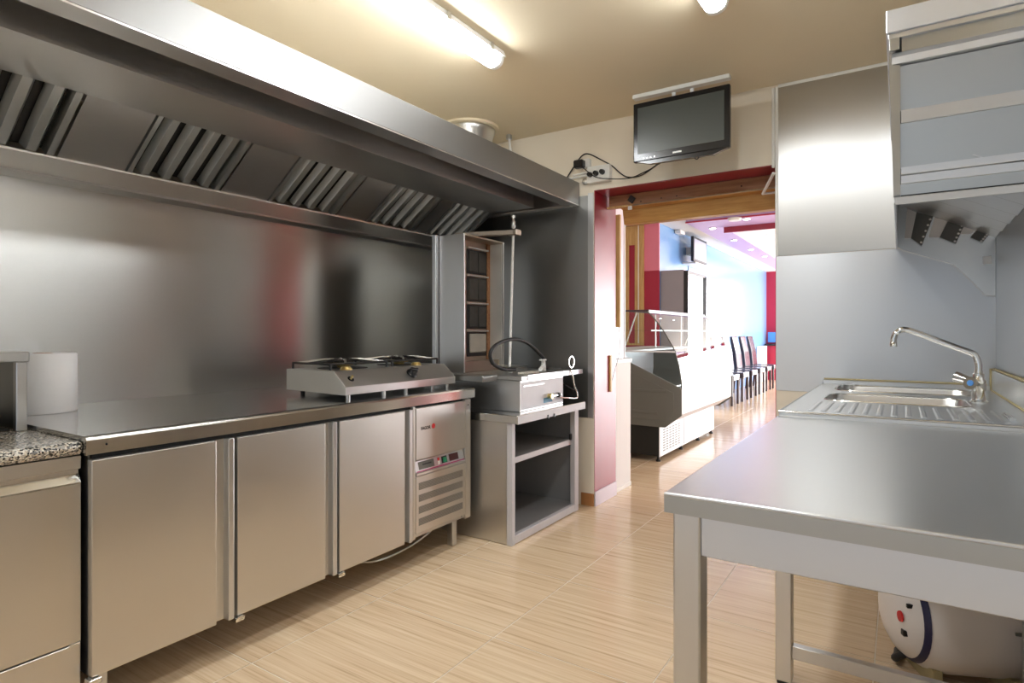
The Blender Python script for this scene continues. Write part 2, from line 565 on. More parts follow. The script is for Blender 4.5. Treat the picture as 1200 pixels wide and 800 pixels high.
# tile skirting beside the doorway
sk = struct('baseboard_back', box(-1.84, OX0, YF - 0.010, YF, 0, 0.085, 0.002), 'brown_skirting')
struct('baseboard_jamb', box(OX0 + 0.004, OX0 + 0.014, YF, YD - 0.005, 0, 0.10, 0.002), 'lilac_white_paint')
struct('baseboard_back_2', box(OX1, XR, YF - 0.010, YF, 0, 0.085, 0.002), 'brown_skirting')

# ------------------------------------------------- dining room shell
struct('wall_shop_left', box(DX - 0.2, DX, 8.34, DY, 0, DZ), 'blue_gloss_paint')
we = B()
bbox(we, DX, -1.85, DY, DY + 0.2, 0, DZ)
bbox(we, 3.35, 3.6, DY, DY + 0.2, 0, DZ)
bbox(we, -1.85, 3.35, DY, DY + 0.2, 2.5, DZ)
struct('wall_shop_end', we, 'red_paint')
ws = B()
bbox(ws, 3.4, 3.6, YD, 4.5, 0, DZ)
bbox(ws, 3.4, 3.6, 5.9, 10.8, 0, DZ)
bbox(ws, 3.4, 3.6, 4.5, 5.9, 2.3, DZ)
bbox(ws, 3.4, 3.6, 16.2, DY, 0, DZ)
bbox(ws, 3.4, 3.6, 10.8, 16.2, 2.45, DZ)
bbox(ws, 3.4, 3.6, 10.8, 16.2, 0, 0.05)
struct('wall_shop_right', ws, 'red_paint')
struct('wall_shop_near', box(XR + 0.2, 3.6, YD - 0.2, YD, 0, DZ), 'white_paint')
struct('wall_shop_side', box(-4.4, -4.2, YD, 8.5, 0, DZ), 'white_paint')
struct('wall_shop_near_2', box(-4.4, XL - 0.2, YD - 0.2, YD, 0, DZ), 'white_paint')
wr = struct('wall_shop_return', box(-4.2, DX - 0.2, 8.34, 8.5, 0, DZ), 'red_paint')
struct('ceiling_shop', box(-4.4, 3.6, YD, DY, DZ, DZ + 0.1), 'white_paint')
# pink upper band paints brighter light onto the red wall; red lower half
struct('lit_upper_band', box(-3.13, DX, 8.32, 8.339, 2.08, DZ), 'pink_lit_and_sticker', wr)
struct('lower_band', box(-3.13, DX, 8.318, 8.339, 0.0, 2.08), 'red_paint', wr)

# =================================================================== STEEL WALL CLADDING
solo('steel_wall_panel', box(XL, XL + 0.004, -1.6, YF - 0.001, 0.80, 1.90), 'steel_wall',
     'long brushed steel backsplash sheet behind the refrigerated counter', 'wall panel')
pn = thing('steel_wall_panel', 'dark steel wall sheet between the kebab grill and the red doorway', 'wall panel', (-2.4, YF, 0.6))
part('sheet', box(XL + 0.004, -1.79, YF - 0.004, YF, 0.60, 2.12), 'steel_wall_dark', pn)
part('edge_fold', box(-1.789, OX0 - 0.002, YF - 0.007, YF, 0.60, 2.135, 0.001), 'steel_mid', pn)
pr = thing('steel_wall_panel', 'tall steel wall sheet with white edging beside the doorway, above the sink seam', 'wall panel', (-0.1, YF, 1.62))
part('sheet', box(OX1 + 0.012, XR - 0.001, YF - 0.005, YF, 1.622, ZC - 0.02), 'steel_wall_upper', pr)
part('edge_trim', box(OX1 - 0.004, OX1 + 0.012, YF - 0.009, YF, 1.62, ZC - 0.012, 0.002), 'white_plastic', pr)
part('edge_trim', box(OX1 + 0.012, XR - 0.001, YF - 0.009, YF, ZC - 0.02, ZC - 0.002, 0.002), 'white_plastic', pr)
solo('steel_wall_panel', box(OX1, XR - 0.001, YF - 0.004, YF, 0.851, 1.619), 'steel_wall_cool',
     'lower steel wall sheet right behind the sink and tap', 'wall panel')
solo('steel_wall_panel', box(XR - 0.004, XR, 0.9, YF - 0.006, 0.93, 2.3), 'steel_wall_cool',
     'steel wall sheet behind the sink unit under the small hood, at right angles to the doorway wall', 'wall panel')
# white cable trunking running down the panel edge and into the doorway
ct = thing('cable_trunking', 'thin white cable trunking down the doorway corner, bent into the opening', 'trunking', (OX1 - 0.01, YF, 2.0))
part('upright', box(OX1 - 0.022, OX1 - 0.006, YF - 0.012, YF, 2.13, 2.59, 0.002), 'white_plastic', ct)
c1, c2, c3 = onY(906.5, 203, YF - 0.008), onY(894, 227, 3.862), onY(908, 225.5, 3.875)
part('angled_run', tube(B(), [c1, c2], 0.010, 6), 'white_plastic', ct)
part('short_run', tube(B(), [c2, c3], 0.007, 6), 'white_plastic', ct)

# =================================================================== LARGE EXTRACTOR HOOD (left wall)
HX = -1.853
hd = thing('extractor_hood', 'long stainless steel extractor hood along the wall above the refrigerated counter', 'hood', (-2.45, 1.6, 1.84))
Y0H, Y1H = -1.2, 3.692
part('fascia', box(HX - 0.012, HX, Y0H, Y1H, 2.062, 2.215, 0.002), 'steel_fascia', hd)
b = B()
prism(b, [(HX - 0.001, 2.062), (HX - 0.001, 2.056), (HX - 0.095, 2.056), (HX - 0.110, 2.064), (HX - 0.110, 2.075), (HX - 0.104, 2.075), (HX - 0.092, 2.062)], 'y', Y0H, Y1H)
part('fascia_lip', b, 'steel_hood', hd)
part('top_sheet', box(XL + 0.004, HX - 0.012, Y0H, Y1H, 2.205, 2.213), 'steel_hood', hd)
part('plenum_front', box(-2.098, -2.09, Y0H, 3.47, 2.03, 2.205), 'steel_hood', hd)
part('plenum_underside', box(-2.43, -2.098, Y0H, 3.47, 2.03, 2.036), 'steel_hood', hd)
part('plenum_end', prism(B(), [(-2.09, 2.205), (-2.09, 2.03), (-2.43, 2.03), (-2.70, 1.848), (XL + 0.01, 1.848), (XL + 0.01, 2.205)], 'y', 3.47, 3.476), 'steel_hood', hd)
part('end_panel', box(XL + 0.004, HX - 0.004, Y1H - 0.008, Y1H, 2.06, 2.205), 'steel_hood', hd)
b = B()
prism(b, [(Y1H - 0.05, 2.062), (Y1H, 2.062), (Y1H, 2.052), (Y1H - 0.045, 2.052)], 'x', XL + 0.006, HX - 0.05)
part('end_lip', b, 'steel_hood', hd)
# gutter below the filters, running along the wall
b = B()
prism(b, [(-2.69, 1.85), (-2.69, 1.842), (XL + 0.006, 1.842), (XL + 0.006, 1.85)], 'y', Y0H, Y1H - 0.01)
part('gutter', b, 'steel_hood', hd)
b = B()
prism(b, [(XL + 0.006, 1.842), (XL + 0.05, 1.842), (XL + 0.05, 1.832), (XL + 0.02, 1.815), (XL + 0.006, 1.815)], 'y', Y0H, Y1H - 0.01)
part('gutter_edge', b, 'steel_mid', hd)
# filter bank: sloping plane from (-2.43, 2.03) down to (-2.70, 1.847)
PT, PB = Vector((-2.43, 0, 2.034)), Vector((-2.70, 0, 1.847))
sl = (PB - PT); sl_len = sl.length; sl.normalize()
nr = Vector((sl.z, 0, -sl.x))           # towards the room (down and out)
if nr.x < 0: nr = -nr
def slope_box(bm, y0, y1, s0, s1, d0, d1, inset=0.0):
    """a bar on the filter plane: y range (lower face), slope range, depth range (d>0 towards the room)"""
    vs = []
    for s, in ((s0,), (s1,)):
        for d in (d0, d1):
            for k, y in enumerate((y0, y1)):
                yy = y + ((inset if k == 0 else -inset) if d == d1 else 0)
                p = PT + sl * s + nr * d
                vs.append(bm.verts.new((p.x, yy, p.z)))
    for f in ((0, 1, 3, 2), (4, 6, 7, 5), (0, 4, 5, 1), (2, 3, 7, 6), (0, 2, 6, 4), (1, 5, 7, 3)):
        bm.faces.new([vs[i] for i in f])
    bmesh.ops.recalc_face_normals(bm, faces=bm.faces[:])
    return bm
edges = [(-0.15, 0.27, 'f'), (0.275, 0.52, 'b'), (0.525, 0.95, 'f'), (0.955, 1.191, 'b'), (1.195, 1.605, 'f'), (1.609, 1.852, 'b'), (1.856, 2.29, 'f'),
         (2.294, 2.512, 'b'), (2.516, 2.935, 'f'), (2.939, 3.05, 'b'), (3.054, 3.465, 'f')]
for y0, y1, kind in edges:
    if kind == 'b':
        part('blank_panel', slope_box(B(), y0, y1, 0.0, sl_len, -0.004, 0.0), 'steel_hood', hd)
        continue
    fb = part('baffle_filter', slope_box(B(), y0 + 0.004, y1 - 0.004, 0.0, sl_len, -0.046, -0.040), 'black_iron', hd)
    part('filter_edge', slope_box(B(), y0, y0 + 0.03, 0.0, sl_len, -0.04, 0.0, 0.006), 'steel_filter', fb)
    part('filter_edge', slope_box(B(), y1 - 0.035, y1, 0.0, sl_len, -0.04, 0.0, 0.006), 'steel_filter', fb)
    n = 4
    span = (y1 - 0.035) - (y0 + 0.03)
    for i in range(n):
        c0 = y0 + 0.03 + span * (i + 0.17) / n
        w = span / n * 0.70
        part('baffle', slope_box(B(), c0, c0 + w, 0.004, sl_len - 0.012, -0.03, 0.0, w * 0.26), 'steel_filter', fb)

# duct cone on top of the hood and hanger rod
dc = thing('duct_cone', 'flared galvanised duct collar between the hood top and the ceiling', 'duct', (-2.50, 3.30, 2.213))
b = B(); lathe(b, [(0.10, 0.0), (0.105, 0.05), (0.165, 0.33), (0.175, 0.345), (0.175, 0.365), (0.16, 0.365)], (-2.50, 3.30, 2.214), 'z', 32)
part('cone', b, 'galvanised', dc)
b = B(); lathe(b, [(0.15, 0.365), (0.20, 0.372), (0.20, 0.388), (0.15, 0.390)], (-2.50, 3.30, 2.214), 'z', 32)
part('ceiling_collar', b, 'ceiling_paint', dc)
hr = thing('hanger_rod', 'thin pale pipe from the hood top to a bracket on the ceiling', 'pipe', (-2.33, 3.60, 2.213))
b = B(); tube(b, [(-2.325, 3.60, 2.214), (-2.355, 3.575, 2.585)], 0.009, 8)
part('pipe', b, 'white_plastic', hr)
b = B(); lathe(b, [(0.022, 0.0), (0.022, 0.03), (0.014, 0.035)], (-2.356, 3.575, 2.57), 'z', 12)
part('ceiling_bracket', b, 'galvanised', hr)

# =================================================================== REFRIGERATED COUNTER
FX = -2.04
rc = thing('refrigerated_counter', 'stainless steel refrigerated counter with three doors and a vented end unit', 'counter', (-2.5, 1.78, 0))
part('body', box(XL + 0.02, FX - 0.035, 0.815, 2.70, 0.135, 0.812), 'steel_mid', rc)
b = B()
prism(b, [(XL + 0.006, 0.818), (XL + 0.006, 0.868), (-2.062, 0.868), (-2.052, 0.864), (-2.048, 0.856), (-2.048, 0.812), (-2.062, 0.812), (-2.066, 0.818)], 'y', 0.800, 2.752)
part('worktop', b, 'steel_top', rc)
b = B(); lathe(b, [(0.0035, 0), (0.0035, 0.0006)], (-2.0484, 0.855, 0.838), 'x', 10)
part('rivet', b, 'void_black', rc)
part('shadow_gap', box(FX - 0.034, FX - 0.02, 0.82, 2.69, 0.796, 0.812), 'void_black', rc)
doors = [(0.812, 1.203, 1.248, 1.270), (1.283, 1.683, 1.722, 1.745), (1.758, 2.165, 2.198, 2.222)]
for y0, y1, y2, y3 in doors:
    d = part('door', box(FX - 0.030, FX, y0, y1, 0.140, 0.796, 0.003, 2), 'steel_door', rc)
    b = B()
    prism(b, [(FX - 0.003, y1 + 0.0005), (FX - 0.026, y1 + 0.004), (FX - 0.026, y2 - 0.004), (FX - 0.003, y2), (FX - 0.0305, y2), (FX - 0.0305, y1 + 0.0005)], 'z', 0.140, 0.796)
    part('handle_channel', b, 'steel_mid', d)
    part('edge_strip', box(FX - 0.030, FX + 0.001, y2, y3, 0.136, 0.797, 0.003, 2), 'steel_leg', d)
    part('hinge', box(FX - 0.02, FX + 0.012, y0 - 0.012, y0 + 0.022, 0.122, 0.139, 0.002), 'chrome', d)
part('end_post', box(FX - 0.034, FX, 2.652, 2.70, 0.14, 0.808, 0.002), 'steel_door', rc)
part('end_post', box(FX - 0.034, FX - 0.003, 2.228, 2.246, 0.14, 0.808, 0.002), 'steel_door', rc)
up = part('cover_plate', box(FX - 0.030, FX + 0.001, 2.247, 2.650, 0.537, 0.800, 0.003), 'steel_door', rc)
gp = part('vent_panel', box(FX - 0.030, FX + 0.001, 2.247, 2.650, 0.165, 0.455, 0.003), 'steel_door', rc)
for k in range(4):
    z0 = 0.205 + k * 0.060
    part('vent_slot', box(FX - 0.002, FX + 0.0016, 2.265, 2.625, z0, z0 + 0.036), 'grille_mesh', gp)
b = B()
prism(b, [(FX - 0.028, 0.537), (FX - 0.004, 0.537), (FX - 0.016, 0.528), (FX - 0.003, 0.473), (FX + 0.002, 0.470), (FX + 0.002, 0.458), (FX - 0.028, 0.458)], 'y', 2.249, 2.648)
cp = part('control_panel', b, 'steel_mid', rc)
def ctl(y0, y1, z0, z1, mat, nm, lift=0.0012):
    def xs(z): return FX - 0.016 + (0.528 - z) / 0.055 * 0.013
    b = B()
    prism(b, [(xs(z0) - 0.002, z0), (xs(z0) + lift, z0), (xs(z1) + lift, z1), (xs(z1) - 0.002, z1)], 'y', y0, y1)
    part(nm, b, mat, cp)
ctl(2.275, 2.395, 0.484, 0.522, 'grey_plastic', 'name_plate', 0.0008)
ctl(2.305, 2.375, 0.503, 0.510, 'black_plastic', 'name_lettering')
ctl(2.425, 2.440, 0.505, 0.519, 'logo_red', 'pilot_lamp')
ctl(2.425, 2.440, 0.486, 0.502, 'white_plastic', 'pilot_lamp')
ctl(2.458, 2.500, 0.486, 0.520, 'black_plastic', 'switch', 0.002)
ctl(2.466, 2.494, 0.490, 0.514, 'logo_green', 'switch_rocker', 0.004)
ctl(2.520, 2.598, 0.486, 0.522, 'display_red', 'temperature_display')
ctl(2.255, 2.645, 0.474, 0.479, 'magenta_stripe', 'stripe')
text_part('logo_lettering', 'FAGOR', 0.022, 'black_plastic', up, (FX + 0.0012, 2.318, 0.693), (0, 1, 0), (0, 0, 1), 0.0005)
b = B(); lathe(b, [(0.0135, 0), (0.0135, 0.0008)], (FX + 0.0008, 2.378, 0.696), 'x', 20)
part('logo_disc', b, 'logo_red', up, 'red round emblem after the lettering')
b = B(); lathe(b, [(0.004, 0), (0.004, 0.002)], (FX, 2.676, 0.775), 'x', 10)
part('screw', b, 'void_black', rc)
for yy in (0.85, 2.60):
    part('foot', box(-2.115, -2.075, yy - 0.02, yy + 0.02, 0.0, 0.137, 0.003), 'steel_leg', rc)
for yy in (0.85, 2.60):
    part('foot', box(-2.95, -2.91, yy - 0.02, yy + 0.02, 0.0, 0.137, 0.003), 'steel_leg', rc)
# drip hose lying under the counter
b = B(); tube(b, [(-2.3, 1.9, 0.10), (-2.12, 2.02, 0.085), (-2.075, 2.2, 0.10), (-2.075, 2.36, 0.125), (-2.12, 2.5, 0.137)], 0.005, 6, 5)
part('drain_hose', b, 'galvanised', rc)

# =================================================================== NEAR-LEFT CABINET WITH GRANITE SLAB
GX = -2.085
gc = thing('steel_cabinet', 'stainless cabinet with recessed pull under the speckled granite slab', 'cabinet', (-2.55, 0.2, 0))
part('body', box(XL + 0.02, GX - 0.03, -0.62, 0.797, 0.04, 0.812), 'void_black', gc)
for ya, yb in ((-0.62, 0.085), (0.095, 0.800)):
    b = B()
    prism(b, [(GX, 0.808), (GX, 0.770), (GX - 0.018, 0.764), (GX - 0.018, 0.742), (GX - 0.028, 0.742), (GX - 0.028, 0.808)], 'y', ya, yb)
    part('top_rail', b, 'steel_door', gc)
    b = B()
    prism(b, [(GX - 0.016, 0.752), (GX, 0.728), (GX, 0.246), (GX - 0.028, 0.246), (GX - 0.028, 0.752)], 'y', ya, yb)
    d = part('door', b, 'steel_door', gc)
    b = B()
    prism(b, [(GX - 0.016, 0.7525), (GX + 0.0015, 0.7285), (GX + 0.0015, 0.724), (GX, 0.724), (GX, 0.7275), (GX - 0.017, 0.7505)], 'y', ya, yb)
    part('pull_lip', b, 'steel_polished', d)
    part('lower_panel', box(GX - 0.028, GX, ya, yb, 0.06, 0.240, 0.002), 'steel_door', gc)
part('hinge', box(GX - 0.01, GX + 0.004, 0.770, 0.798, 0.2405, 0.2455, 0.001), 'chrome', gc)
for yy in (-0.55, 0.74):
    part('foot', box(-2.15, -2.11, yy - 0.02, yy + 0.02, 0.0, 0.06, 0.003), 'steel_leg', gc)
    part('foot', box(-2.95, -2.91, yy - 0.02, yy + 0.02, 0.0, 0.06, 0.003), 'steel_leg', gc)
b = B()
prism(b, [(XL + 0.006, 0.820), (XL + 0.006, 0.852), (-2.085, 0.852), (-2.072, 0.847), (-2.067, 0.836), (-2.072, 0.825), (-2.085, 0.8125), (-2.2, 0.8125), (XL + 0.006, 0.8125)], 'y', -0.62, 0.797)
solo('granite_slab', b, 'granite', 'black and white speckled granite worktop slab on the steel cabinet', 'worktop')

# open steel hutch standing on the granite
OXF = -2.455
hu = thing('countertop_hutch', 'open-fronted steel hutch standing on the granite slab beside the paper roll', 'hutch', (-2.72, 0.45, 0.852))
part('top', box(XL + 0.01, OXF + 0.004, 0.06, 0.792, 1.083, 1.117, 0.003), 'steel_mid', hu)
part('post', box(OXF - 0.03, OXF, 0.757, 0.787, 0.853, 1.083, 0.002), 'steel_mid', hu)
part('post', box(OXF - 0.03, OXF, 0.066, 0.096, 0.853, 1.083, 0.002), 'steel_mid', hu)
part('side_panel', box(-2.96, OXF - 0.03, 0.775, 0.785, 0.853, 1.083), 'steel_wall_dark', hu)
part('side_panel', box(-2.96, OXF - 0.03, 0.068, 0.078, 0.853, 1.083), 'steel_wall_dark', hu)
part('back_panel', box(-2.97, -2.96, 0.068, 0.785, 0.853, 1.083), 'steel_mid', hu)
gr = part('grate', box(-2.95, OXF - 0.035, 0.10, 0.75, 0.853, 0.860), 'black_iron', hu)
for k in range(9):
    b = B(); tube(b, [(-2.94 + k * 0.048, 0.11, 0.867), (-2.94 + k * 0.048, 0.74, 0.867)], 0.007, 6)
    part('bar', b, 'black_iron', gr)

# paper roll
pr_ = thing('paper_roll', 'thick white roll of wiping paper standing on the steel worktop', 'paper roll', (-2.84, 0.960, 0.868))
b = B()
lathe(b, [(0.032, 0.0), (0.108, 0.0), (0.111, 0.003), (0.111, 0.229), (0.108, 0.232), (0.032, 0.232)], (-2.84, 0.960, 0.8685), 'z', 48)
part('paper', b, 'white_paper', pr_)
b = B(); lathe(b, [(0.030, 0.001), (0.0319, 0.001), (0.0319, 0.233), (0.030, 0.233)], (-2.84, 0.960, 0.8685), 'z', 24)
part('cardboard_core', b, 'brown_skirting', pr_)
# =================================================================== GAS STOVE
gs = thing('gas_stove', 'tabletop two burner gas stove with sloping front on the counter', 'stove', (-2.37, 2.30, 0.868))
SY0, SY1 = 1.890, 2.700
prof = [(-2.585, 0.897), (-2.585, 1.000), (-2.235, 1.000), (-2.152, 0.928), (-2.152, 0.890), (-2.175, 0.890)]
b = B(); prism(b, prof, 'y', SY0 + 0.003, SY1 - 0.003, 0.0015)
part('body', b, 'steel_mid', gs)
for ya, yb in ((SY0, SY0 + 0.003), (SY1 - 0.003, SY1)):
    b = B(); prism(b, prof, 'y', ya, yb); part('side_panel', b, 'pale_metal', gs)
for xx in (-2.17, -2.55):
    for yy in ((1.93, 2.16, 2.32, 2.53, 2.66) if xx > -2.3 else (1.97, 2.62)):
        b = B(); lathe(b, [(0.011, 0.0), (0.011, 0.022)], (xx - 0.012, yy, 0.8685), 'z', 12)
        part('foot', b, 'black_rubber' if xx < -2.3 else 'steel_mid', gs)
for k, yb in enumerate((2.09, 2.50)):
    bx_ = -2.40
    well = part('burner_well', lathe(B(), [(0.125, 0), (0.125, 0.002), (0.10, 0.003)], (bx_, yb, 1.0), 'z', 28), 'black_iron', gs)
    bu = part('burner', lathe(B(), [(0.028, 0), (0.03, 0.010), (0.052, 0.014), (0.055, 0.022), (0.045, 0.026)], (bx_, yb, 1.0025), 'z', 24), 'brass', gs)
    part('burner_cap', lathe(B(), [(0.042, 0.026), (0.044, 0.034), (0.03, 0.040), (0, 0.041)], (bx_, yb, 1.0025), 'z', 24), 'black_iron', bu)
    # brass jet ring at the front edge
    part('brass_ring', lathe(B(), [(0.028, 0), (0.030, 0.004), (0.026, 0.010), (0.020, 0.018), (0.012, 0.018)], (-2.262, yb - 0.10 + 0.09 * k, 1.000), 'z', 20), 'brass', gs)
    # pan support: rectangular frame with raised bars
    ps = B()
    z = 1.030
    x0, x1, y0, y1 = bx_ - 0.155, bx_ + 0.125, yb - 0.185, yb + 0.185
    for a, c in (((x0, y0), (x1, y0)), ((x1, y0), (x1, y1)), ((x1, y1), (x0, y1)), ((x0, y1), (x0, y0))):
        tube(ps, [(a[0], a[1], z), (c[0], c[1], z)], 0.006, 6)
    for a in ((x0, y0), (x1, y0), (x1, y1), (x0, y1)):
        tube(ps, [(a[0], a[1], 1.0015), (a[0], a[1], z)], 0.006, 6)
    sup = part('pan_support', ps, 'black_iron', gs)
    for q in range(8):
        an = q * math.pi / 4 + 0.2
        dx, dy = math.cos(an), math.sin(an)
        rr = min(0.14 / max(abs(dx), 1e-3), 0.185 / max(abs(dy), 1e-3))
        b = B(); tube(b, [(bx_ - 0.015 + dx * rr, yb + dy * rr, z), (bx_ + dx * 0.09, yb + dy * 0.09, z + 0.016), (bx_ + dx * 0.045, yb + dy * 0.045, z + 0.016)], 0.005, 6)
        part('bar', b, 'steel_filter' if q % 2 else 'black_iron', sup)
# knob on the slope and the bare stem of the missing one
sn = Vector((0.083, 0, -0.072)).normalized(); nn = Vector((0.072, 0, 0.083)).normalized()
def knob(bm, c, prof):
    lathe(bm, prof, (0, 0, 0), 'z', 24)
    q = Vector((0, 0, 1)).rotation_difference(nn)
    bmesh.ops.rotate(bm, verts=bm.verts[:], cent=(0, 0, 0), matrix=q.to_matrix())
    bmesh.ops.translate(bm, verts=bm.verts[:], vec=c)
    return bm
ck = Vector((-2.19, 2.375, 0.9615))
part('knob', knob(B(), ck, [(0.030, 0), (0.030, 0.008), (0.024, 0.012), (0.022, 0.030), (0.012, 0.032), (0, 0.032)]), 'black_plastic', gs)
b = B(); bbox(b, -0.006, 0.006, -0.026, 0.026, 0.028, 0.040, 0.002)
q = Vector((0, 0, 1)).rotation_difference(nn)
bmesh.ops.rotate(b, verts=b.verts[:], cent=(0, 0, 0), matrix=q.to_matrix()); bmesh.ops.translate(b, verts=b.verts[:], vec=ck)
part('knob_grip', b, 'black_plastic', gs)
cs_ = Vector((-2.19, 1.955, 0.9615))
part('stem_hole', knob(B(), cs_, [(0.017, 0), (0.017, 0.001), (0.0, 0.001)]), 'void_black', gs)
part('valve_stem', knob(B(), cs_, [(0.006, 0), (0.006, 0.020), (0.0, 0.020)]), 'brass', gs)

# =================================================================== OPEN STAND AND KEBAB GRILL
SX = -1.797
st = thing('open_stand', 'open stainless stand with one inner shelf carrying the kebab grill', 'stand', (-2.2, 3.17, 0))
part('worktop', box(-2.62, -1.755, 2.745, 3.585, 0.680, 0.725, 0.003), 'steel_top', st)
part('worktop_lip', box(-1.7552, -1.753, 2.748, 3.582, 0.678, 0.722), 'lilac_metal', st)
part('side_panel', box(-2.60, SX - 0.0355, 2.757, 2.765, 0.004, 0.680), 'steel_door', st)
part('side_panel', box(-2.60, SX - 0.0355, 3.562, 3.570, 0.004, 0.680), 'dull_steel', st)
part('back_panel', box(-2.60, -2.592, 2.765, 3.562, 0.004, 0.680), 'dull_steel', st)
part('bottom', box(-2.592, SX - 0.03, 2.765, 3.562, 0.040, 0.052), 'dull_steel', st)
part('shelf', box(-2.592, SX - 0.03, 2.765, 3.562, 0.470, 0.476), 'dull_steel', st)
part('shelf_lip', box(SX - 0.032, SX - 0.026, 2.765, 3.562, 0.444, 0.477, 0.001), 'lilac_metal', st)
part('post', box(SX - 0.035, SX, 2.757, 2.790, 0.0, 0.680, 0.002), 'lilac_metal', st)
part('post', box(SX - 0.035, SX, 3.515, 3.570, 0.0, 0.680, 0.002), 'lilac_metal', st)
part('bottom_rail', box(SX - 0.03, SX, 2.790, 3.515, 0.004, 0.050, 0.002), 'lilac_metal', st)
part('latch', box(-1.7535, -1.748, 3.075, 3.087, 0.672, 0.694, 0.001), 'black_plastic', st)
part('latch', box(-1.7535, -1.748, 3.150, 3.162, 0.672, 0.694, 0.001), 'black_plastic', st)
part('magnet', box(SX - 0.030, SX - 0.020, 3.490, 3.514, 0.475, 0.515, 0.001), 'black_plastic', st)

kg = thing('kebab_grill', 'upright gas kebab grill with four ceramic burners and a central spit', 'grill', (-2.15, 3.15, 0.725))
KX0, KX1, KY0, KY1 = -2.56, -1.826, 2.886, 3.405
part('base_box', box(KX0, KX1, KY0, KY1, 0.7255, 0.905, 0.003), 'steel_mid', kg)
part('front_plate', box(KX1, KX1 + 0.002, KY0 + 0.01, KY1 - 0.005, 0.735, 0.895), 'lilac_metal', kg)
part('drawer_seam', box(KX1 + 0.002, KX1 + 0.0035, KY0 + 0.03, KY0 + 0.27, 0.868, 0.874), 'steel_mid', kg)
part('sticker', box(KX1 + 0.002, KX1 + 0.0026, 3.15, 3.26, 0.752, 0.782), 'sticker_blue', kg)
part('drip_tray', box(-2.30, KX1 + 0.012, KY0 - 0.004, 3.61, 0.906, 0.930, 0.003), 'steel_mid', kg)
part('tray_lip', box(KX1 + 0.012, KX1 + 0.016, KY0 + 0.06, 3.66, 0.905, 0.936, 0.001), 'steel_satin_bright', kg)
part('side_tray', box(-2.32, -1.98, KY0 - 0.15, KY0 - 0.005, 0.900, 0.936, 0.004), 'steel_wall_dark', kg)
# burner tower
TX0, TX1, TY0, TY1, TZ0, TZ1 = -2.45, -2.25, 2.912, 3.355, 0.931, 1.795
tw = part('tower', box(TX0, TX0 + 0.004, TY0, TY1, TZ0, TZ1), 'steel_stained', kg)
part('tower_side', box(TX0, TX1, TY0, TY0 + 0.012, TZ0, TZ1, 0.002), 'steel_mid', tw)
part('tower_side', box(TX0, TX1, TY1 - 0.012, TY1, TZ0, TZ1, 0.002), 'steel_mid', tw)
part('tower_inner', box(TX0 + 0.004, TX1 - 0.012, TY1 - 0.016, TY1 - 0.012, TZ0, TZ1 - 0.012), 'pale_metal', tw)
part('tower_top', box(TX0, TX1, TY0 + 0.012, TY1 - 0.012, TZ1 - 0.012, TZ1, 0.002), 'steel_stained', tw)
part('tower_sill', box(TX0, TX1 - 0.03, TY0 + 0.012, TY1 - 0.016, TZ0, TZ0 + 0.07, 0.002), 'steel_stained', tw)
part('tower_lining', box(TX0 + 0.004, TX1 - 0.115, TY0 + 0.012, TY1 - 0.016, TZ0, TZ1 - 0.012), 'steel_stained', tw)
part('scorched_strip', box(TX1 - 0.115, TX1 - 0.105, TY1 - 0.050, TY1 - 0.016, TZ0 + 0.07, TZ1 - 0.012, 0.001), 'wood_brown', tw)
bh = (TZ1 - 0.05 - TZ0 - 0.09) / 4
for k in range(4):
    z0 = TZ0 + 0.085 + k * bh
    BX, b0, b1 = TX1 - 0.118, TY0 + 0.175, TY1 - 0.052
    bn = part('burner', box(BX, BX + 0.010, b0, b1, z0 + 0.010, z0 + bh - 0.012, 0.003), 'black_iron', kg)
    hy = b0 + (b1 - b0) * 0.52
    if k == 0:
        part('ceramic_plate', box(BX + 0.010, BX + 0.018, b0 + 0.018, b1 - 0.018, z0 + 0.035, z0 + bh - 0.022, 0.006), 'ceramic_pale', bn)
    else:
        for ya, yb in ((b0 + 0.014, hy - 0.003), (hy + 0.003, b1 - 0.014)):
            part('ceramic_plate', box(BX + 0.010, BX + 0.016, ya, yb, z0 + 0.022, z0 + bh - 0.022, 0.004), 'ceramic_burner', bn)
    part('crossbar', box(BX, BX + 0.024, b0 - 0.005, b1 + 0.005, z0 + bh - 0.008, z0 + bh + 0.002, 0.002), 'steel_mid', bn)
part('rear_column', box(-2.482, -2.452, 2.880, 2.911, 0.906, 1.80, 0.003), 'steel_satin_bright', kg)
# spit with its drip dish, arm and clamp
RX, RY = -2.055, 3.13
sp = part('spit', tube(B(), [(RX, RY - 0.005, 0.94), (RX + 0.004, RY + 0.03, 1.80)], 0.0085, 10), 'white_plastic', kg)
part('spit_tip', lathe(B(), [(0.010, 0), (0.010, 0.012), (0.006, 0.016), (0.006, 0.035), (0.015, 0.045), (0.015, 0.085), (0.010, 0.09), (0.010, 0.105), (0.016, 0.108), (0.016, 0.122), (0, 0.124)], (RX + 0.004, RY + 0.03, 1.80), 'z', 14), 'galvanised', sp)
part('drip_dish', lathe(B(), [(0.02, 0), (0.02, 0.028), (0.105, 0.034), (0.118, 0.044), (0.114, 0.046), (0.03, 0.040), (0.012, 0.042)], (RX, RY - 0.005, 0.9305), 'z', 32), 'galvanised', kg)
b = B(); prism(b, [(TX1 - 0.16, 3.02), (RX + 0.03, RY + 0.005), (RX + 0.035, RY + 0.055), (TX1 - 0.16, 3.08)], 'z', 1.800, 1.826)
part('spit_arm', b, 'steel_stained', kg)
part('arm_clamp', box(RX - 0.03, RX + 0.045, RY + 0.002, RY + 0.062, 1.795, 1.832, 0.004), 'steel_stained', kg)
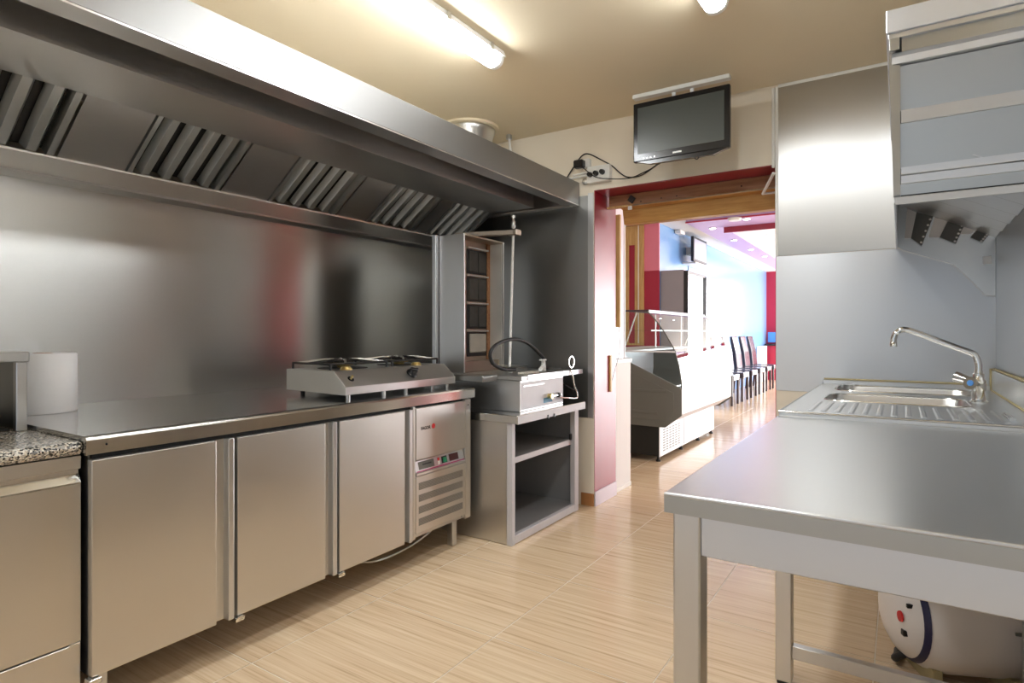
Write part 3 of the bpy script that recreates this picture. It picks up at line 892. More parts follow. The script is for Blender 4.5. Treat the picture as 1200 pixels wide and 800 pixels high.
# gas hose loop, tap and chrome lead
b = B()
tube(b, [onX(604, 433, -1.95), onX(590, 432.5, -1.96), onX(578, 426, -1.97), onX(574.5, 415, -1.97), onX(580, 405, -1.97), onX(592, 399, -1.97), onX(606, 397.5, -1.965), onX(620, 403, -1.96), onX(632, 414, -1.955), onX(638, 421, -1.95)], 0.011, 8, 5)
part('gas_hose', b, 'black_rubber', kg)
gt = part('gas_tap', tube(B(), [(-1.95, 3.37, 0.935), (-1.95, 3.365, 1.00)], [0.017, 0.013], 10), 'white_plastic', kg)
part('tap_arm', tube(B(), [(-1.95, 3.365, 0.965), (-1.90, 3.24, 0.950)], 0.012, 10), 'white_plastic', gt)
part('tap_lever', box(-1.965, -1.935, 3.335, 3.385, 1.0, 1.010, 0.002), 'white_plastic', gt)
part('pale_bar', box(-1.93, -1.88, 3.02, 3.20, 0.931, 0.944, 0.003), 'ceramic_pale', kg)
part('ash_pile', lathe(B(), [(0.06, 0), (0.05, 0.015), (0.03, 0.022), (0, 0.024)], (-1.93, 3.47, 0.9305), 'z', 20), 'ceramic_burner', kg)
b = B()
cr_ = onX(669.5, 424, -1.815)
ringp = [(cr_.x, cr_.y + 0.037 * math.cos(a), cr_.z + 0.037 * math.sin(a)) for a in [math.pi * 2 * i / 24 for i in range(24)]]
tube(b, ringp, 0.0045, 6, 0, True)
part('lead_loop', b, 'chrome', kg)
pts = [onX(668, 433, -1.806), onX(671, 440, -1.80), onX(673, 452, -1.80), onX(676, 460, -1.79), onX(676, 466, -1.79), onX(664, 466, -1.80), onX(656, 465.5, -1.812)]
part('chrome_lead', tube(B(), pts, 0.005, 8, 5), 'chrome', kg)
part('black_lead', tube(B(), [(-1.95, 3.425, 0.90), onX(676, 459, -1.795)], 0.006, 8), 'black_rubber', kg)
vp = onX(645, 464, -1.81)
vl = part('front_valve', tube(B(), [(KX1, vp.y, vp.z), (KX1 + 0.03, vp.y, vp.z)], 0.016, 12), 'brass', kg)
part('valve_body', tube(B(), [(KX1 + 0.018, vp.y, vp.z), (KX1 + 0.018, vp.y + 0.12, vp.z)], 0.011, 10), 'chrome', vl)
part('valve_nut', tube(B(), [(KX1 + 0.018, vp.y + 0.085, vp.z), (KX1 + 0.018, vp.y + 0.105, vp.z)], 0.017, 6), 'black_plastic', vl)

# =================================================================== CEILING LAMPS
def tube_lamp(x, y0, y1, label):
    t = thing('fluorescent_lamp', label, 'lamp', (x, (y0 + y1) / 2, 2.53))
    b = B(); prism(b, [(x - 0.046, ZC - 0.001), (x + 0.046, ZC - 0.001), (x + 0.060, 2.570), (x - 0.060, 2.570)], 'y', y0, y1)
    part('housing', b, 'white_plastic', t)
    pr = [(x - 0.047 * math.cos(a), 2.571 - 0.048 * math.sin(a) ** 0.7) for a in [math.pi * i / 12 for i in range(0, 13)]]
    b = B(); prism(b, pr, 'y', y0 + 0.012, y1 - 0.03)
    part('diffuser', b, 'tube_light', t)
    pr2 = [(x - 0.050 * math.cos(a), 2.574 - 0.054 * math.sin(a) ** 0.7) for a in [math.pi * i / 12 for i in range(0, 13)]]
    b = B(); prism(b, pr2, 'y', y1 - 0.03, y1, 0.004)
    part('end_cap', b, 'white_plastic', t)
    b = B(); prism(b, pr2, 'y', y0, y0 + 0.012)
    part('end_cap', b, 'white_plastic', t)
    for k in range(4):
        yy = y0 + 0.12 + (y1 - y0 - 0.24) * k / 3
        part('clip', box(x + 0.057, x + 0.063, yy - 0.012, yy + 0.012, 2.560, 2.596, 0.001), 'galvanised', t)
    return t
tube_lamp(-1.725, 1.26, 2.50, 'long fluorescent ceiling lamp above the hood front edge')
tube_lamp(-0.650, 1.34, 2.58, 'fluorescent ceiling lamp reaching towards the television, above the aisle')
tube_lamp(-1.725, -1.30, -0.06, 'added unseen fluorescent ceiling lamp behind the camera, in the hood side row')  # added lamp out of view, there to brighten the kitchen

# =================================================================== TELEVISION
tv = thing('television', 'black flat television hung from the ceiling above the doorway', 'television', (-1.04, 3.35, 2.17))
TVY, tx0_, tx1_, tz0, tz1 = 3.34, -1.322, -0.772, 2.185, 2.530
ca = B(); bbox(ca, tx0_ + 0.03, tx1_ - 0.03, TVY + 0.03, TVY + 0.075, tz0 + 0.02, tz1 - 0.04, 0.008)
part('casing', ca, 'black_plastic', tv)
part('bezel', box(tx0_, tx1_, TVY, TVY + 0.032, tz0, tz1, 0.006, 2), 'black_gloss', tv)
b = B(); prism(b, [(tx0_ + 0.02, tz0 + 0.001), (tx1_ - 0.01, tz0 + 0.001), (tx1_ - 0.09, tz0 - 0.024), (tx0_ + 0.10, tz0 - 0.020)], 'y', TVY + 0.004, TVY + 0.03)
part('chin', b, 'black_gloss', tv)
part('screen', box(tx0_ + 0.028, tx1_ - 0.030, TVY - 0.0012, TVY + 0.001, tz0 + 0.045, tz1 - 0.030), 'screen', tv)
part('badge', box(-1.085, -1.035, TVY - 0.0015, TVY + 0.001, tz0 + 0.017, tz0 + 0.026), 'white_plastic', tv)
for k in range(4):
    part('button', box(tx0_ + 0.06 + k * 0.022, tx0_ + 0.066 + k * 0.022, TVY - 0.001, TVY + 0.001, tz0 + 0.014, tz0 + 0.019), 'galvanised', tv)
part('cable_loop', tube(B(), [(-0.955 + 0.013 * math.cos(a), TVY + 0.02, tz0 - 0.016 - 0.016 * math.sin(a)) for a in [math.pi * i / 8 for i in range(9)]], 0.003, 6), 'black_rubber', tv)
bk = thing('television_bracket', 'white ceiling rail bracket holding the television', 'bracket', (-1.06, 3.42, 2.56))
part('rail', box(-1.345, -0.785, 3.385, 3.430, 2.580, ZC - 0.001, 0.002), 'white_plastic', bk)
for xx in (-1.105, -1.00):
    part('hook', box(xx - 0.010, xx + 0.010, 3.417, 3.43, 2.42, 2.582, 0.001), 'white_plastic', bk)

# =================================================================== SOCKETS AND CABLES on the far wall
so = thing('socket_box', 'white surface socket box with three black plugs above the doorway corner', 'socket', (-1.69, YF, 2.19))
part('box', box(-1.778, -1.612, YF - 0.045, YF, 2.192, 2.302, 0.004, 2), 'white_plastic', so)
for k, xx in enumerate((-1.752, -1.708, -1.662)):
    pb = part('plug', lathe(B(), [(0.018, 0), (0.018, 0.010), (0.014, 0.028), (0, 0.028)], (xx, YF - 0.045, 2.246 + 0.003 * k), 'y', 16, -1), 'black_plastic', so)
part('mounting_ear', lathe(B(), [(0.006, 0), (0.006, 0.003)], (-1.600, YF, 2.205), 'y', 10, -1), 'white_plastic', so)
so2 = thing('wall_outlet', 'single white outlet with a black adapter plugged in above the socket box', 'socket', (-1.81, YF, 2.29))
part('plate', box(-1.850, -1.765, YF - 0.035, YF, 2.305, 2.365, 0.004), 'white_plastic', so2)
part('adapter', box(-1.862, -1.792, YF - 0.085, YF - 0.036, 2.300, 2.352, 0.006), 'black_plastic', so2)
cj = thing('conduit_pair', 'two short pale conduits ending at a round junction beside the socket box', 'conduit', (-1.83, YF, 2.20))
part('conduit', tube(B(), [(-1.95, YF - 0.014, 2.248), (-1.79, YF - 0.014, 2.256)], 0.009, 8), 'white_plastic', cj)
part('conduit', tube(B(), [(-1.90, YF - 0.014, 2.270), (-1.78, YF - 0.014, 2.276)], 0.008, 8), 'white_plastic', cj)
part('junction', lathe(B(), [(0.022, 0), (0.022, 0.02), (0.012, 0.026)], (-1.805, YF, 2.215), 'y', 14, -1), 'galvanised', cj)
def wall_px(pts, Y): return [onY(x, y, Y) for x, y in pts]
solo('television_cable', tube(B(), wall_px([(662, 212), (676, 190), (684, 181), (692, 181), (706, 188), (717, 194), (726, 202), (734, 207), (744, 207.5), (754, 204), (766, 196)], YF - 0.012) + [onY(772, 192, 3.55), Vector((-1.14, 3.40, 2.185))], 0.004, 6, 5), 'black_rubber',
     'black cable looping over the socket box and up to the television', 'cable')
solo('television_cable', tube(B(), [Vector((-1.806, YF - 0.087, 2.31)), onY(690, 202, YF - 0.08), onY(700, 208, YF - 0.078)] + wall_px([(716, 209.5), (730, 209.5), (742, 207.5)], YF - 0.06) + wall_px([(752, 203), (764, 197)], YF - 0.10) + [Vector((-1.18, 3.40, 2.19))], 0.0035, 6, 5), 'black_rubber',
     'black cable running from the adapter past the three plugs to the television', 'cable')

# =================================================================== STEEL WORK TABLE (right)
TZ = 0.887
TXL, TXR, TYN, TYB = -0.365, XR - 0.010, 1.072, 2.282
wt = thing('work_table', 'stainless steel work table on square legs in front of the sink', 'table', (0.0, 1.68, 0))
b = B(); bbox(b, TXL, TXR, TYN, TYB, TZ - 0.037, TZ, 0.004, 3)
part('top', b, 'steel_table', wt)
part('front_fascia', box(TXL + 0.001, TXR - 0.001, TYN - 0.0012, TYN + 0.001, TZ - 0.036, TZ - 0.004), 'steel_dim', wt)
part('front_edge', tube(B(), [(TXL + 0.001, TYN + 0.0005, TZ - 0.003), (TXR - 0.001, TYN + 0.0005, TZ - 0.003)], 0.0028, 8), 'steel_satin_bright', wt)  # bright tube added as the highlight along the table edge
LW = 0.05
for nm, xx, yy in (('leg', TXL + 0.010, TYN + 0.022), ('leg', TXL + 0.012, TYB - 0.115), ('leg', TXR - 0.06, TYN + 0.022), ('leg', TXR - 0.06, TYB - 0.115)):
    lg = part('leg', box(xx, xx + LW, yy, yy + LW, 0.012, TZ - 0.037, 0.003), 'steel_leg', wt)
    part('foot_pad', box(xx + 0.004, xx + LW - 0.004, yy + 0.004, yy + LW - 0.004, 0.0, 0.0125, 0.002), 'black_rubber', lg)
part('apron', box(TXL + 0.060, TXR - 0.06, TYN + 0.026, TYN + 0.056, 0.773, TZ - 0.0375, 0.002), 'steel_satin_bright', wt)
part('apron', box(TXL + 0.062, TXR - 0.06, TYB - 0.11, TYB - 0.08, 0.773, TZ - 0.0375, 0.002), 'steel_leg', wt)
part('apron', box(TXL + 0.02, TXL + 0.05, TYN + 0.072, TYB - 0.115, 0.80, TZ - 0.0375, 0.002), 'steel_leg', wt)
part('stretcher', box(TXL + 0.062, TXR - 0.06, TYB - 0.106, TYB - 0.076, 0.092, 0.135, 0.002), 'steel_leg', wt)

# =================================================================== SINK UNIT
SXL, SXR, SYN, SYB, SZ = -0.362, XR - 0.008, 2.292, YF - 0.008, 0.902
su = thing('sink_unit', 'stainless double bowl sink with ribbed drainer in the far corner', 'sink', (0.0, 3.0, 0))
def rrect(x0, x1, y0, y1, r, n=6):
    out = []
    for cx, cy, a0 in ((x1 - r, y1 - r, 0), (x0 + r, y1 - r, 90), (x0 + r, y0 + r, 180), (x1 - r, y0 + r, 270)):
        for k in range(n + 1):
            a = math.radians(a0 + 90.0 * k / n)
            out.append((cx + r * math.cos(a), cy + r * math.sin(a)))
    return out
bowls = [(-0.272, 0.285, 3.275, 3.605), (-0.270, 0.226, 2.775, 3.105)]
b = B()
loops = [[(SXL, SYN), (SXR, SYN), (SXR, SYB), (SXL, SYB)]] + [rrect(*q, 0.075) for q in bowls]
alle = []
for lp in loops:
    vs = [b.verts.new((x, y, SZ)) for x, y in lp]
    for i in range(len(vs)):
        alle.append(b.edges.new((vs[i], vs[(i + 1) % len(vs)])))
bmesh.ops.triangle_fill(b, use_beauty=True, use_dissolve=False, edges=alle)
for f in b.faces:
    if f.normal.z < 0: f.normal_flip()
part('sink_top', b, 'steel_table', su)
b = B()
for x0, x1, y0, y1 in ((SXL, SXR, SYN, SYN + 0.002), (SXL, SXL + 0.002, SYN, SYB)):
    bbox(b, x0, x1, y0, y1, SZ - 0.035, SZ)
part('rim', b, 'steel_table', su)
part('front_edge', tube(B(), [(SXL, SYN, SZ), (SXR, SYN, SZ)], 0.0035, 8), 'steel_polished', su)
part('side_edge', tube(B(), [(SXL + 0.002, SYN, SZ), (SXL + 0.002, SYB, SZ)], 0.003, 8), 'steel_polished', su)
for x0, x1, y0, y1 in bowls:
    b = B()
    prev = None
    for k, (ins, z) in enumerate(((0.0, SZ), (0.004, SZ - 0.006), (0.010, SZ - 0.12), (0.022, SZ - 0.145), (0.055, SZ - 0.155))):
        vs = [b.verts.new((x, y, z)) for x, y in rrect(x0 + ins, x1 - ins, y0 + ins, y1 - ins, 0.075 - ins * 0.4)]
        if prev:
            for i in range(len(vs)):
                b.faces.new((prev[i], prev[(i + 1) % len(vs)], vs[(i + 1) % len(vs)], vs[i]))
        prev = vs
    b.faces.new(prev)
    bmesh.ops.recalc_face_normals(b, faces=b.faces[:])
    for f in b.faces: f.normal_flip()
    ROUND.add(id(b))
    bo = part('bowl', b, 'steel_mid', su)
    part('drain', lathe(B(), [(0.035, 0), (0.033, 0.003), (0.02, 0.002), (0, 0.002)], ((x0 + x1) / 2, (y0 + y1) / 2, SZ - 0.155), 'z', 20), 'chrome', bo)
    part('bowl_rim', tube(B(), [(x, y, SZ + 0.0005) for x, y in rrect(x0, x1, y0, y1, 0.075)], 0.003, 6, 0, True), 'steel_polished', bo)
# drainer ribs
for k in range(14):
    xx = -0.27 + k * 0.042
    b = B(); prism(b, [(xx - 0.011, SZ - 0.0005), (xx - 0.004, SZ + 0.0022), (xx + 0.004, SZ + 0.0022), (xx + 0.011, SZ - 0.0005)], 'y', 2.36, 2.70)
    part('drainer_rib', b, 'steel_table', su)
part('drainer_spout', tube(B(), [(0.30, 2.45, SZ), (0.30, 2.62, SZ - 0.001)], 0.010, 8), 'steel_polished', su)
# upstands along the two walls, with yellowed sealant
part('upstand', box(SXL + 0.005, SXR - 0.02, SYB - 0.014, SYB, SZ, 0.924, 0.002), 'steel_table', su)
part('upstand', box(SXR - 0.014, SXR, SYN, SYB - 0.016, SZ, 1.000, 0.002), 'steel_table', su)
part('sealant_bead', tube(B(), [(SXL + 0.01, SYB - 0.003, 0.928), (SXR - 0.03, SYB - 0.003, 0.928)], 0.0065, 6), 'sealant', su)
part('sealant_bead', tube(B(), [(SXR - 0.016, SYB - 0.006, 0.905), (SXR - 0.016, SYB - 0.006, 1.005), (SXR - 0.005, SYB - 0.03, 1.006), (SXR - 0.005, SYN + 0.2, 1.006)], 0.006, 6), 'sealant', su)
part('sealant_bead', tube(B(), [(SXR - 0.017, SYB - 0.03, 0.905), (SXR - 0.017, SYN + 0.1, 0.905)], 0.004, 6), 'sealant', su)
for xx, yy in ((SXL + 0.02, SYN + 0.06), (SXL + 0.02, SYB - 0.10), (SXR - 0.07, SYB - 0.10), (SXR - 0.07, SYN + 0.06)):
    if xx < 0 and yy < 3: continue
    lg = part('leg', box(xx, xx + 0.045, yy, yy + 0.045, 0.012, SZ - 0.035, 0.003), 'steel_leg', su)
    part('foot_pad', box(xx + 0.004, xx + 0.041, yy + 0.004, yy + 0.041, 0.0, 0.0125, 0.002), 'black_rubber', lg)
part('under_rail', box(SXL + 0.02, SXL + 0.05, SYN + 0.003, SYB - 0.10, SZ - 0.075, SZ - 0.036, 0.002), 'steel_leg', su)

# tap
tp = thing('kitchen_tap', 'chrome mixer tap with a long swivel spout over the sink bowls', 'tap', (0.262, 3.03, SZ))
bx0, by0 = 0.300, 3.19
bx0, by0 = 0.262, 3.02
part('body', lathe(B(), [(0.032, 0.0), (0.032, 0.006), (0.024, 0.010), (0.021, 0.045), (0.026, 0.052), (0.026, 0.085), (0.019, 0.094), (0.019, 0.115), (0.015, 0.118), (0.015, 0.128), (0, 0.128)], (bx0, by0, SZ), 'z', 24), 'chrome', tp)
def P(x, y): return onY(x, y, by0)
part('spout', tube(B(), [(bx0, by0, SZ + 0.12), (bx0, by0, 1.055), P(1143, 417), P(1137, 413), P(1124, 408.5), P(1100, 399.5), P(1070, 388.5), P(1063, 386.5), P(1056, 386.5), P(1050, 390.5), P(1047.5, 396), P(1047, 402)], 0.0125, 14, 4), 'chrome', tp)
part('spout_nozzle', lathe(B(), [(0.0145, 0), (0.0145, 0.018), (0.013, 0.020)], (P(1047, 406).x, by0, P(1047, 406).z), 'z', 16), 'chrome', tp)
hn = part('handle', tube(B(), [(bx0 - 0.005, by0 - 0.015, SZ + 0.072), (bx0 - 0.03, by0 - 0.055, SZ + 0.080)], [0.014, 0.026], 12), 'chrome', tp)
part('cold_mark', tube(B(), [(bx0 - 0.030, by0 - 0.055, SZ + 0.080), (bx0 - 0.0312, by0 - 0.0568, SZ + 0.0804)], 0.012, 12), 'screen_blue', hn)
part('handle', tube(B(), [(bx0 - 0.005, by0 + 0.012, SZ + 0.075), (bx0 - 0.07, by0 + 0.05, SZ + 0.098)], [0.014, 0.022], 12), 'chrome', tp)

# =================================================================== WATER HEATER under the sink
wh = thing('water_heater', 'white round electric water heater on the floor under the sink', 'water heater', (0.15, 2.535, 0))
HXC, HYC, HZC, HR = 0.07, 2.535, 0.205, 0.190
part('end_cap', lathe(B(), [(0, -0.105), (0.05, -0.101), (0.10, -0.088), (0.135, -0.068), (0.150, -0.050)], (HXC, HYC, HZC), 'x', 40), 'white_enamel', wh)
part('ring', lathe(B(), [(0.149, -0.051), (0.156, -0.048), (0.164, -0.034), (0.160, -0.033)], (HXC, HYC, HZC), 'x', 40), 'navy', wh)
part('tank', lathe(B(), [(0.160, -0.034), (0.176, -0.012), (0.186, 0.015), (HR, 0.05), (HR, 0.27)], (HXC, HYC, HZC), 'x', 40), 'white_enamel', wh)
part('rear_cap', lathe(B(), [(HR - 0.004, 0.27), (HR - 0.004, 0.31), (0.16, 0.325)], (HXC, HYC, HZC), 'x', 40), 'fridge_grey', wh)
part('thermostat_dial', lathe(B(), [(0.018, 0), (0.017, 0.006), (0, 0.007)], (HXC - 0.092, HYC - 0.085, HZC + 0.015), 'x', 20, -1), 'logo_red', wh)
part('dial_pointer', box(HXC - 0.094, HXC - 0.078, HYC - 0.105, HYC - 0.085, HZC - 0.045, HZC - 0.025, 0.002), 'black_plastic', wh)
part('pilot_light', box(HXC - 0.086, HXC - 0.064, HYC - 0.115, HYC - 0.104, HZC + 0.055, HZC + 0.068, 0.001), 'black_plastic', wh)
part('cradle', box(0.06, 0.09, HYC - 0.12, HYC + 0.12, 0.0, 0.06, 0.002), 'sealant', wh)
part('cradle', box(0.28, 0.31, HYC - 0.14, HYC + 0.14, 0.0, 0.06, 0.002), 'sealant', wh)
part('power_cord', tube(B(), [(0.045, HYC - 0.02, 0.075), (0.01, HYC - 0.01, 0.05), (0.005, HYC + 0.02, 0.025), (0.03, HYC + 0.06, 0.016), (0.05, HYC + 0.1, 0.015)], 0.013, 8, 4), 'black_rubber', wh)
part('side_grip', tube(B(), [(0.26, HYC - HR - 0.002, HZC + 0.03), (0.30, HYC - HR - 0.012, HZC + 0.03)], 0.006, 8), 'grey_plastic', wh)

wh.rotation_euler = (0, 0, math.radians(24))
wh.location = (0.125, 2.56, 0)

# =================================================================== SMALL HOOD above the sink (right wall)
YN = 2.37
rh = thing('sink_hood', 'boxy stainless hood on the wall above the sink, with stacked rails on its end', 'hood', (0.18, 3.0, 1.36))
RXE = XR - 0.006
RB = 3.690
def xb(bm, x0, x1, z0, z1, y0, y1, bev=0.001): return bbox(bm, x0, x1, y0, y1, z0, z1, bev)
part('top_cap', xb(B(), -0.040, RXE, 2.186, 2.262, YN - 0.006, RB, 0.002), 'steel_satin_bright', rh)
part('cap_return', xb(B(), -0.034, RXE, 2.168, 2.186, YN + 0.004, RB), 'steel_mid', rh)
part('recess', xb(B(), 0.004, RXE, 2.118, 2.168, YN + 0.018, YN + 0.024, 0), 'steel_dim', rh)
part('recess_block', xb(B(), -0.030, -0.002, 2.128, 2.168, YN + 0.004, YN + 0.03), 'steel_dim', rh)
b = B(); prism(b, [(YN + 0.016, 2.122), (YN - 0.004, 2.100), (YN - 0.004, 2.078), (YN + 0.016, 2.070)], 'x', -0.024, RXE)
part('rail', b, 'steel_satin_bright', rh)
# tapering front upright
b = B()
prism(b, [(-0.033, 2.128), (-0.019, 1.640), (0.000, 1.640), (0.000, 2.072), (-0.024, 2.078)], 'y', YN, YN + 0.03)
part('upright', b, 'steel_dim', rh)
part('front_sheet', xb(B(), -0.018, -0.012, 1.62, 2.168, YN + 0.03, RB, 0), 'steel_mid', rh)
for z0, z1, m, dy in ((1.927, 2.070, 'steel_dim', 0.020), (1.733, 1.879, 'steel_dim', 0.022), (1.637, 1.676, 'steel_dim', 0.022)):
    tl = (z1 - z0) * 0.17
    part('end_panel', prism(B(), [(YN + dy - 0.014, z1), (YN + dy - 0.014 + tl, z0), (YN + dy - 0.010 + tl, z0), (YN + dy - 0.010, z1)], 'x', 0.0, RXE), m, rh)
for z0, z1 in ((1.880, 1.922), (1.708, 1.732), (1.677, 1.703)):
    rl = part('rail', prism(B(), [(YN + 0.004, z1), (YN + 0.006, z0), (YN + 0.022, z0), (YN + 0.022, z1)], 'x', 0.002, RXE), 'steel_leg', rh)
    part('rail_edge', tube(B(), [(0.002, YN + 0.0065, z0 + 0.001), (RXE, YN + 0.0065, z0 + 0.001)], 0.0018, 6), 'steel_satin_bright', rl)
part('bottom_rail', xb(B(), -0.014, RXE, 1.609, 1.634, YN - 0.002, YN + 0.014, 0.002), 'steel_leg', rh)
part('shadow_strip', xb(B(), 0.002, RXE, 1.634, 1.640, YN + 0.010, YN + 0.02, 0), 'void_black', rh)
# far cheek with its stepped lower outline
ck_ = [(-0.022, 1.90), (-0.020, 1.648), (-0.010, 1.625), (0.012, 1.607), (0.221, 1.520), (0.300, 1.425), (0.348, 1.360), (RXE, 1.357), (RXE, 1.90)]
b = B(); prism(b, ck_, 'y', RB, RB + 0.004)
ch = part('cheek', b, 'steel_wall', rh)
part('cheek_hem', tube(B(), [(x, RB, z) for x, z in ck_[1:8]], 0.002, 6), 'steel_mid', ch)
part('label_plate', box(0.337, 0.372, RB - 0.0012, RB, 1.515, 1.555), 'white_paper', ch)
# sloping louvre plane: 1.83 at the front falling to 1.62 at the wall
def rplane(x): return 1.838 - max(0.0, x) / 0.39 * 0.20
def qslab(y0, y1, za, zb, th, mat, nm):
    """sloping slab along the hood: za/zb lift of its near/far edge over the filter plane"""
    b = B()
    vs = [b.verts.new(c) for c in ((0.0, y0, rplane(0) + za), (RXE, y0, rplane(RXE) + za), (RXE, y1, rplane(RXE) + zb), (0.0, y1, rplane(0) + zb),
                                   (0.0, y0, rplane(0) + za + th), (RXE, y0, rplane(RXE) + za + th), (RXE, y1, rplane(RXE) + zb + th), (0.0, y1, rplane(0) + zb + th))]
    for f in ((0, 3, 2, 1), (4, 5, 6, 7), (0, 1, 5, 4), (1, 2, 6, 5), (2, 3, 7, 6), (3, 0, 4, 7)):
        b.faces.new([vs[i] for i in f])
    bmesh.ops.recalc_face_normals(b, faces=b.faces[:])
    part(nm, b, mat, rh)
nl = 6
pitch = (RB - YN - 0.03) / nl
for k in range(nl):
    ya = YN + 0.03 + k * pitch
    qslab(ya, ya + pitch, 0.010, 0.0, 0.003, 'steel_leg', 'louvre')
    if k < nl - 1:
        qslab(ya + pitch, ya + pitch + 0.003, 0.0, 0.0, 0.013, 'grille_mesh', 'louvre_return')

# filter stripes as plates on the far cheek; white ones paint in reflected lamplight
for q, (m, nm) in (((( 1063, 244), (1074, 248.7), (1067.6, 279), (1060, 279)), ('white_enamel', 'reflection_plate')),
                   (((1074, 248.7), (1094, 252.5), (1080, 288), (1067.6, 279)), ('dark_filter', 'filter_plate')),
                   (((1096, 252.5), (1111.7, 257), (1101, 278), (1088, 278)), ('white_enamel', 'reflection_plate')),
                   (((1111.7, 257), (1131, 261.5), (1120, 285.5), (1101, 278)), ('dark_filter', 'filter_plate')),
                   (((1132, 261.5), (1149.5, 264), (1137, 274), (1124.5, 274)), ('white_enamel', 'reflection_plate')),
                   (((1149.5, 264), (1162.7, 270.4), (1151, 284), (1137, 278)), ('dark_filter', 'filter_plate'))):
    pp = [onY(x, y, RB - 0.012) for x, y in q]
    th = 0.012 if nm == 'filter_plate' else 0.006
    fp_ = part(nm, prism(B(), [(p.x, p.z) for p in pp], 'y', RB - th - 0.002, RB - 0.002), m, rh)
    if nm == 'filter_plate':
        for k in range(5):
            c = pp[1].lerp(pp[2], 0.12 + 0.19 * k)
            part('perforation', lathe(B(), [(0.0055, 0), (0.0055, 0.001)], (c.x - 0.008, RB - th - 0.002, c.z), 'y', 8, -1), 'white_enamel', fp_)

# =================================================================== DOORWAY WOODWORK
wl = thing('wooden_lintel', 'two stacked wooden boards across the top of the doorway with screw holes', 'lintel', (-1.17, 3.95, 1.95))
part('upper_board', box(OX0 + 0.015, OX1 - 0.006, 3.91, 3.935, 2.068, OZ - 0.005, 0.002), 'wood_brown', wl)
lb = B()
prism(lb, [(3.905, 2.068), (3.935, 2.068), (4.055, 2.02), (4.055, 1.950), (3.985, 1.950), (3.955, 2.048), (3.905, 2.056)], 'x', OX0 + 0.10, OX1 - 0.006)
part('lower_board', lb, 'wood_gold', wl)
part('ledge', box(OX0 + 0.005, OX1 - 0.006, 3.895, 3.935, 2.055, 2.069, 0.002), 'wood_gold_v', wl)
part('bead', tube(B(), [(OX0 + 0.2, 3.893, 2.060), (OX1 - 0.02, 3.893, 2.060)], 0.005, 6), 'steel_stained', wl)
b = B(); bbox(b, -0.022, 0.022, -0.006, 0.006, -0.022, 0.022, 0.003)
bmesh.ops.rotate(b, verts=b.verts[:], cent=(0, 0, 0), matrix=Matrix.Rotation(math.radians(38), 3, 'Y')); bmesh.ops.translate(b, verts=b.verts[:], vec=onY(740, 233.5, 3.902))
part('corner_bracket', b, 'black_iron', wl)
part('bracket_tag', box(onY(738, 240, 3.89).x - 0.012, onY(738, 240, 3.89).x + 0.016, 3.885, 3.894, 2.030, 2.056, 0.001), 'white_plastic', wl)
for x, y in ((751, 236), (775, 232), (793, 229.5), (869, 218)):
    c = onY(x, y, 3.909)
    part('screw_hole', lathe(B(), [(0.005, 0), (0.005, 0.002)], c, 'y', 8, -1), 'void_black', wl)
fr = thing('door_frame', 'pale door frame upright on top of the low white wall stub', 'door frame', (-1.86, 4.22, 0.97))
part('upright', box(-1.95, -1.792, YD + 0.002, 4.345, 0.985, DZ - 0.002), 'lilac_white_paint', fr)
part('edge_bead', box(-1.794, -1.786, 4.335, 4.352, 0.985, DZ - 0.002, 0.002), 'white_plastic', fr)
hs = thing('hanging_slat', 'narrow wooden slat with a red inset hanging in the doorway edge', 'slat', (-1.75, 4.1, 1.22))
part('frame', box(-1.772, -1.724, 4.095, 4.12, 1.222, 2.05, 0.002), 'wood_gold_v', hs)
part('inset', box(-1.770, -1.756, 4.091, 4.096, 1.225, 1.82), 'red_paint', hs)
part('pull_cord', tube(B(), [(-1.735, 4.105, 1.222), (-1.715, 4.07, 1.05), (-1.735, 3.99, 0.86), (-1.737, 3.97, 0.78)], 0.002, 5, 5), 'grey_plastic', hs)
part('cord_weight', box(-1.7405, -1.728, 3.935, 3.965, 0.76, 1.02, 0.003), 'wood_gold_v', hs)
hw = thing('low_wall_stub', 'low white wall stub with a ledge between the doorway and the display counter', 'low wall', (-1.85, 4.22, 0))
part('stub', box(-1.95, -1.760, YD + 0.002, 4.39, 0.0, 0.955), 'white_paint', hw)
part('ledge', box(-1.96, -1.752, YD + 0.002, 4.40, 0.955, 0.984, 0.002), 'white_plastic', hw)
part('skirting', box(-1.760, -1.752, YD + 0.003, 4.385, 0.0, 0.028, 0.001), 'white_plastic', hw)

# framed red panels on the far return wall
pf = thing('framed_panel', 'tall red panel in a wooden frame on the wall behind the display counter', 'panel', (-3.35, 8.3, 1.0))
for a, c, m, nm in ((726, 737, 'wood_gold_v', 'frame_upright'), (744, 748, 'wood_gold_v', 'frame_upright'), (749, 754.5, 'wood_gold_v', 'frame_upright')):
    part(nm, box(onY(a, 300, 8.30).x, onY(c, 300, 8.30).x, 8.29, 8.335, 1.03, DZ - 0.01, 0.003), m, pf)
part('frame_head', box(onY(737, 300, 8.30).x, onY(744, 300, 8.30).x, 8.29, 8.335, 2.47, DZ - 0.01), 'wood_gold_v', pf)
part('frame_sill', box(onY(726, 300, 8.30).x, onY(754.5, 300, 8.30).x, 8.285, 8.335, 1.0, 1.03), 'wood_gold_v', pf)
part('panel', box(onY(737, 300, 8.30).x, onY(744, 300, 8.30).x, 8.315, 8.335, 1.03, 2.47), 'red_paint', pf)
part('white_bead', box(onY(748, 300, 8.30).x, onY(749, 300, 8.30).x, 8.285, 8.335, 1.03, DZ - 0.01), 'white_plastic', pf)

